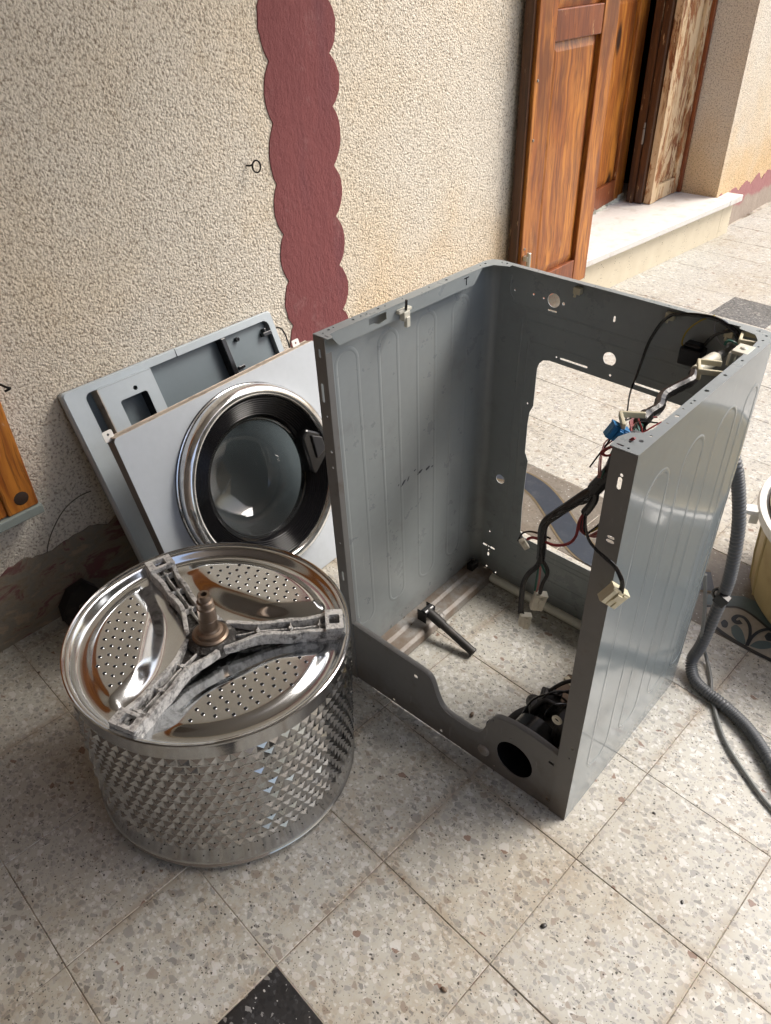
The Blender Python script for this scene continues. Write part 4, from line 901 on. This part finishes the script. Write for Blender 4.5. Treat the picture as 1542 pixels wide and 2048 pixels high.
# spider
UPZ = Vector((0, 0, DH))
def onlid(o): o.location = UPZ; return o
for q in AA:
    e = Vector((math.cos(q), math.sin(q), 0)); t = Vector((-math.sin(q), math.cos(q), 0)); zz = Vector((0, 0, 1))
    mb = MB(); N = 26
    def hwid(u): return .034 - .0195 * sst(.02, .10, u) + .007 * sst(.17, .235, u) + .0035 * sst(.11, .15, u) - .002 * sst(.15, .18, u)
    def ztop(u): return -.004 - .010 * (1 - sst(.02, .11, u)) + .004 * sst(.16, .23, u)
    def jit(k, s_): return .0016 * noise.noise(Vector((k * .8, s_ * 3 + q, 2)))
    def wall_(side, wd, zb, top=0):
        vs = []; 
        for k in range(N + 1):
            u = .026 + (.247 - .026) * k / N; o_ = side * hwid(u)
            for dx, z in ((-wd, zb), (-wd, ztop(u) + top + jit(k, side)), (wd, ztop(u) + top + jit(k, side + 1)), (wd * 1.2, zb)):
                vs.append(e * u + t * (o_ + dx) + zz * z)
        fs = [(4 * k + i, 4 * k + (i + 1) % 4, 4 * k + 4 + (i + 1) % 4, 4 * k + 4 + i) for k in range(N) for i in range(4)] + [(0, 1, 2, 3), (4 * N + 3, 4 * N + 2, 4 * N + 1, 4 * N)]
        mb.add(vs, fs)
    for s_ in (-1, 1): wall_(s_, .0045, -.030)
    wall_(0, .0016, -.028, -.007)
    arm = onlid(mb.build('arm', M_ALU, drum, local=True, bevel=.0014))
    mb2 = MB(); vs = []
    for k in range(N + 1):
        u = .026 + (.240 - .026) * k / N
        vs += [e * u + t * s_ * (hwid(u) - .003) + zz * (-.024) for s_ in (-1, 1)]
    mb2.add(vs, [(2 * k, 2 * k + 1, 2 * k + 3, 2 * k + 2) for k in range(N)]); mb2.build('web', M_ALUK, arm, local=True)
    mb3 = MB(); R3 = Matrix((e, t, zz)).transposed()
    for u in (.088, .150, .205): MB().box(e * u + zz * (ztop(u) - .013), (.003, 2 * hwid(u) - .006, .015), R3).lathe([(0, 0), (.0045, 0), (.0045, -.015)], 10, e * u + zz * (ztop(u) - .004)).build('cross_rib', M_ALU, arm, local=True, bevel=.001)
    sheet(MB(), [(-.016, -hwid(.23) - .004), (.018, -hwid(.237) - .003), (.018, hwid(.237) + .003), (-.016, hwid(.23) + .004)], [rrect(-.009, -.012, .011, .012, .003, 3)], lambda a, b, tz: e * (.232 + a) + t * b + zz * (.001 + tz), .010).build('arm_foot', M_ALU, arm, local=True, bevel=.0015)
MB().lathe([(0, -.010), (.026, -.010), (.040, -.013), (.047, -.019), (.048, -.034)], 36).build('hub', M_ALUK, drum, local=True).location = UPZ
sh = onlid(MB().lathe([(.034, -.014), (.034, -.008), (.030, -.005), (.026, -.005), (.025, .001), (.0195, .003), (.0185, .006), (.0172, .008), (.0172, .030), (.0165, .031), (.0165, .034), (.0172, .035), (.0168, .058), (.0150, .060), (.0145, .064), (.0155, .066), (.0150, .073), (.0120, .076), (.0120, .086), (.0108, .089), (.0060, .089), (.0055, .086), (.0055, .07), (0, .07)], 32).build('shaft', M_RUST, drum, local=True, sharp=30))
MB().lathe([(.0066, .0705), (0, .0705)], 16).build('bore', M_HOLE, sh, local=True)

# ================================================================== LEANING FRONT PANEL WITH DOOR
yaw, lean = R(3), R(18)
dB = Vector((-math.sin(yaw), math.cos(yaw), 0)); bkB = Vector((-math.cos(yaw), -math.sin(yaw), 0)); upB = Vector((0, 0, math.cos(lean))) + bkB * math.sin(lean); nB = dB.cross(upB)
b0 = on(650, 1133, 'z', 0) + dB * (-.10)
fp = thing('front_panel', b0 + Vector((0, 0, .002)), 'silver washing machine front panel with round chrome door leaning by the wall', 'machine panel', rot=Matrix((dB, upB, nB)).transposed())
PW, PH = .311, .576
lf = lambda a, b, t: Vector((a, b, t))
sheet(MB(), rrect(-PW, 0, PW, PH, .010), [circle(0, .325, .186, 48)], lf, .0014).build('face', M_SILVER, fp, local=True)
mb = MB()
for a, b in (((-PW, .004, -.03), (-PW + .0015, PH - .008, -.0008)), ((PW - .0015, .004, -.03), (PW, PH - .008, -.0008)), ((-PW + .008, 0, -.03), (PW - .008, .0015, -.0008))): mb.box2(a, b)
mb.build('side_flange', M_KICK, fp, local=True)
MB().box2((-PW + .006, PH - .002, -.026), (PW - .006, PH + .001, -.0008)).box2((-PW + .006, PH - .012, -.028), (PW - .006, PH + .003, -.0262)).build('top_flange', M_FLANGEEDGE, fp, local=True, bevel=.0006)
for x in (-PW + .004, PW - .045):
    sheet(MB(), rrect(x - .012, PH - .006, x + .012, PH + .018, .003, 2), [circle(x, PH + .009, .003, 8)], lambda a, b, t: Vector((a, b, -.022 + t)), .0015).build('tab', M_TUBW, fp, local=True)
dr = bpy.data.objects.new('porthole_door', None); COL.objects.link(dr); dr.parent = fp; dr.location = (0, .325, 0); dr.empty_display_size = .1
MB().lathe([(.237, .0015), (.2375, .004), (.233, .006), (.2345, .008), (.2375, .012), (.2372, .026), (.233, .036), (.225, .0425), (.217, .0445), (.211, .042), (.2075, .036), (.206, .028)], 128).build('chrome_ring', M_CHROME, dr, local=True, sharp=50)
MB().lathe([(.2395, .001), (.240, .003), (.233, .005)], 96).build('gap_seal', M_BLACK, dr, local=True)
pr = [(.2065, .032)]
for k in range(9):
    r = .203 - .0052 * k; z = .030 - .0022 * k; pr += [(r + .0016, z + .0012), (r, z + .0026), (r - .0018, z + .0012), (r - .0026, z - .001)]
pr += [(.154, .008), (.151, -.004), (.156, -.02), (.19, -.022)]
MB().lathe(pr, 96).build('black_bezel', simple('bezel_black', (.005, .005, .006), .14, var=.2, sc=60, spec=.25), dr, local=True, sharp=60)
MB().lathe([(.153, .004), (.147, .004), (.1455, -.004), (.142, -.03), (.135, -.065), (.118, -.092), (.09, -.107), (.05, -.114), (.0001, -.116), (.0001, -.121), (.052, -.119), (.094, -.112), (.123, -.096), (.140, -.067), (.147, -.03), (.150, -.006), (.153, -.006)], 96, closed=True).build('glass_bowl', M_GLASS, dr, local=True, sharp=60)
mb = MB(); pts = [(.150, -.060), (.205, -.030), (.205, .035), (.165, .062), (.142, .045), (.138, -.050)]
mb.prism(pts, lambda a, b, t: Vector((a, b, t)), .0, .036); mb.build('handle', M_BLACK, dr, local=True, bevel=.006)
mb = MB(); mb.prism([(.166, -.022), (.196, -.008), (.196, .026), (.170, .042)], lambda a, b, t: Vector((a, b, t + (a - .166) * .25)), .034, .041); mb.build('handle_plate', simple('handle_grey', (.035, .035, .038), .35), dr, local=True, bevel=.002)
# ================================================================== LEANING TOP COVER, INNER SIDE OUT
lA = R(23.5); dA = Vector((0, 1, 0)); upA = Vector((-math.sin(lA), 0, math.cos(lA))); nA = dA.cross(upA)
tc = thing('top_cover', (-.703 + .624 * math.sin(lA), .122, .002), 'grey washing machine top cover turned inside out against the stucco wall', 'machine cover', rot=Matrix((dA, upA, nA)).transposed())
CW, CHt = .312, .624
MB().prism(rrect(-CW, 0, CW, CHt, .008), lf, .0, .004).build('pan', M_COVERIN, tc, local=True)
mb = MB(); prof_o = rrect(-CW, 0, CW, CHt, .010, 6); prof_i = rrect(-CW + .046, .046, CW - .018, CHt - .020, .016, 6)
n = len(prof_o); vs = []
levels = [(prof_o, .0, 0), (prof_o, .022, 0), ([(x * .988, .312 + (y - .312) * .99) for x, y in prof_o], .027, 0), ([(x + (.004 if x < 0 else -.002), y) for x, y in prof_i], .0255, 0), (prof_i, .022, 0), (prof_i, .0045, 0)]
for L, z, _ in levels: vs += [Vector((x, y, z)) for x, y in L]
mb.add(vs, [(l * n + i, l * n + (i + 1) % n, (l + 1) * n + (i + 1) % n, (l + 1) * n + i) for l in range(len(levels) - 1) for i in range(n)], True)
mb.build('rim', M_COVER, tc, local=True, sharp=25)
MB().box2((-.0035, CHt - .022, .0252), (-.0025, CHt - .001, .0275)).build('seam', M_HOLE, tc, local=True)
bx = sheet(MB(), [(-.235, .36), (-.093, .36), (-.093, .602), (-.235, .602)], [rrect(-.196, .40, -.122, .560, .006), circle(-.147, .575, .0055, 12)], lambda a, b, t: Vector((a, b, .042 + t)), .002).build('bracket', M_COVER, tc, local=True)
MB().box2((-.237, .36, .0045), (-.2345, .603, .043)).build('bracket_side', M_FLANGEEDGE, bx, local=True); MB().box2((-.0935, .36, .0045), (-.0915, .603, .043)).box2((-.235, .6025, .0045), (-.093, .6045, .043)).build('bracket_side', M_COVER, bx, local=True)
MB().box2((-.122, .46, .0045), (-.110, .567, .040)).build('catch', M_BLACK, bx, local=True)
MB().box2((.127, .40, .0045), (.141, .603, .036)).build('divider', M_BLACK, tc, local=True, bevel=.002)
MB().box2((.1415, .40, .0045), (.285, .602, .010)).build('corner_plate', M_COVERIN, tc, local=True)
MB().box2((.158, .51, .010), (.178, .518, .018)).build('moulded_peg', M_BLACK, tc, local=True, bevel=.001); MB().box2((.262, .565, .010), (.29, .575, .03)).box2((.27, .5751, .01), (.276, .585, .028)).build('moulded_peg', M_BLACK, tc, local=True, bevel=.001)
MB().lathe([(.003, 0), (.006, 0), (.006, .012), (.003, .012)], 10, (.185, .585, .0101)).build('moulded_peg', M_BLACK, tc, local=True, bevel=.001)
MB().tube([(CW - .004, .575, .02), (CW + .012, .565, .03), (CW + .016, .52, .03), (CW + .008, .49, .025)], .0022, 6, spl=6).build('wire', M_BLACK, tc, local=True)
MB().box2((-CW + .05, .05, .0045), (-CW + .075, .56, .007)).build('stiffener', M_COVERIN, tc, local=True)

# ================================================================== TUB, HOSES, SMALL THINGS
tub = thing('outer_tub', (.842, .985, 0), 'yellowed cream plastic washer tub with a white flanged rim standing on patterned tiles', 'tub')
MB().lathe([(0, .006), (.20, .004), (.245, .006), (.262, .03), (.272, .12), (.279, .255), (.2725, .255), (.265, .12), (.254, .035), (.235, .02), (0, .018)], 72, (.842, .985, 0)).build('shell', M_TUB, tub)
mb = MB(); mb.lathe([(.279, .248), (.300, .250), (.303, .262), (.300, .274), (.288, .276), (.283, .270), (.283, .248)], 72, (.842, .985, 0), closed=True)
mb.build('rim', M_TUBW, tub)
for dg in (206, 152, 260, 100, 20, 320):
    a = R(dg); c = Vector((.842 + .317 * math.cos(a), .985 + .317 * math.sin(a), .262)); M3 = Matrix.Rotation(a, 3, 'Z')
    MB().box(c, (.05, .030, .012), M3).lathe([(.006, -.008), (.015, -.008), (.015, .008), (.006, .008)], 14, c + M3 @ Vector((.024, 0, 0)), closed=True).box(c + Vector((0, 0, -.02)) + M3 @ Vector((-.012, 0, 0)), (.02, .004, .04), M3).build('rim_ear', M_TUBW, tub, bevel=.002)
MB().lathe([(.2735, .273), (.278, .279), (.283, .273), (.278, .268)], 72, (.842, .985, 0), closed=True).build('gasket', M_BLACK, tub)
MB().lathe([(.2725, .255), (.272, .272), (.264, .272), (.255, .10), (.24, .03), (0, .025)], 72, (.842, .985, 0)).build('inner_wall', M_TUBIN, tub)
for dg in (214, 200, 240, 175, 260):
    a = R(dg); e = Vector((math.cos(a), math.sin(a), 0)); c = Vector((.842, .985, 0))
    MB().tube([c + e * .262 + Vector((0, 0, .03)), c + e * .2725 + Vector((0, 0, .12)), c + e * .2795 + Vector((0, 0, .25))], .004, 6).build('rib', M_TUB, tub)
hose_pts = [(.50, .536, .70), (.52, .536, .64), (.553, .536, .59), (.582, .535, .535), (.612, .532, .432), (.626, .532, .306), (.624, .532, .232), (.614, .532, .09), (.606, .525, .035), (.628, .495, .016), (.665, .477, .0145), (.699, .469, .0145), (.770, .442, .0145), (.832, .396, .0145), (.885, .345, .0145), (.95, .29, .0145), (1.05, .25, .0145), (1.3, .24, .0145), (1.55, .30, .0145)]
hose = MB(); P = catmull([Vector(p) for p in hose_pts], 60)
acc = [P[0]]
for p in P[1:]:
    if (p - acc[-1]).length > .00125: acc.append(p)
hose.tube(acc, .0135, 14, rfun=lambda i, m: (.0112, .0138, .0138, .0112)[i % 4])
tag(hose.build('drain_hose', M_GREYHOSE, sharp=180), 'grey corrugated drain hose running down the cabinet corner onto the floor', 'hose')
tag(MB().box((.628, .520, .245), (.026, .02, .026), Matrix.Rotation(.4, 3, 'Y')).tube([(.62 + .016 * math.cos(a), .53, .245 + .016 * math.sin(a)) for a in [2 * math.pi * k / 14 for k in range(15)]], .004, 6).build('hose_clip', M_BLACK, bevel=.003), 'black plastic clip holding the grey corrugated hose to the cabinet', 'clip')
cpts = [(.585, .506, .30), (.604, .512, .20), (.612, .53, .10), (.620, .575, .02), (.640, .55, .006), (.685, .471, .006), (.749, .386, .006), (.826, .326, .006), (.88, .293, .006), (.96, .26, .006), (1.2, .19, .006), (1.5, .22, .006)]
cpts[4] = (.655, .53, .006)
tag(MB().tube(cpts, .0042, 8, spl=10).build('power_cable', M_GREYCABLE), 'thin grey power cable lying on the tiles beside the corrugated hose', 'cable')
# black rubber loop by the skirting
bl = thing('rubber_bracket', (-.655, -.29, 0), 'black rubber bracket with a hole lying at the foot of the wall behind the drum', 'bracket')
c0 = on(165, 1212, 'x', -.66)
sheet(MB(), [(c0.y - .055, 0), (c0.y + .05, 0), (c0.y + .055, .05), (c0.y + .03, .085), (c0.y - .015, .080), (c0.y - .050, .045)], [rrect(c0.y - .012, c0.z - .014, c0.y + .028, c0.z + .016, .006)], lambda a, b, t: Vector((-.66 + t - b * .15, a, b)), .03).build('plate', M_RUBBER, bl, bevel=.006)
# loose bits on the tiles
def pebble(px, s, mat, lab, name='pebble', cat='pebble', grp=None, z=0):
    c = on(px[0], px[1], 'z', z); bm = bmesh.new(); bmesh.ops.create_icosphere(bm, subdivisions=2, radius=1)
    for v in bm.verts: k = 1 + .25 * noise.noise(v.co * 1.3 + Vector((px[0], 0, 0))); v.co = Vector((v.co.x * s * k * 1.35, v.co.y * s * k * .85, v.co.z * s * k * .6 + s * .5))
    me = bpy.data.meshes.new(name); bm.to_mesh(me); bm.free(); me.materials.append(mat)
    for p in me.polygons: p.use_smooth = True
    o = bpy.data.objects.new(name, me); COL.objects.link(o); o.location = c; o.rotation_euler = (0, 0, px[0] % 3); return tag(o, lab, cat, grp)
pebble((1087, 1853), .0048, M_PEB, 'shiny black pebble on the terrazzo, the largest of the loose bits', 'pebble')
pebble((1364, 1805), .003, M_PEB, 'tiny black crumb on the tile right of the shiny black pebble', 'crumb', 'crumb')
pebble((888, 1980), .0042, M_PEB2, 'brown seed husk lying on the tile near the black terrazzo tile', 'seed_husk', 'husk')
pebble((944, 1430), .005, M_PEB2, 'small brown stone on the tiles under the cabinet opening', 'pebble', 'pebble')
pebble((287, 1745), .0028, M_PEB2, 'small brown ring-like crumb on the tile in front of the drum', 'crumb', 'crumb')
pebble((1308, 1627), .0028, M_PEB, 'dark crumb on the tile beside the glossy side panel', 'crumb', 'crumb')
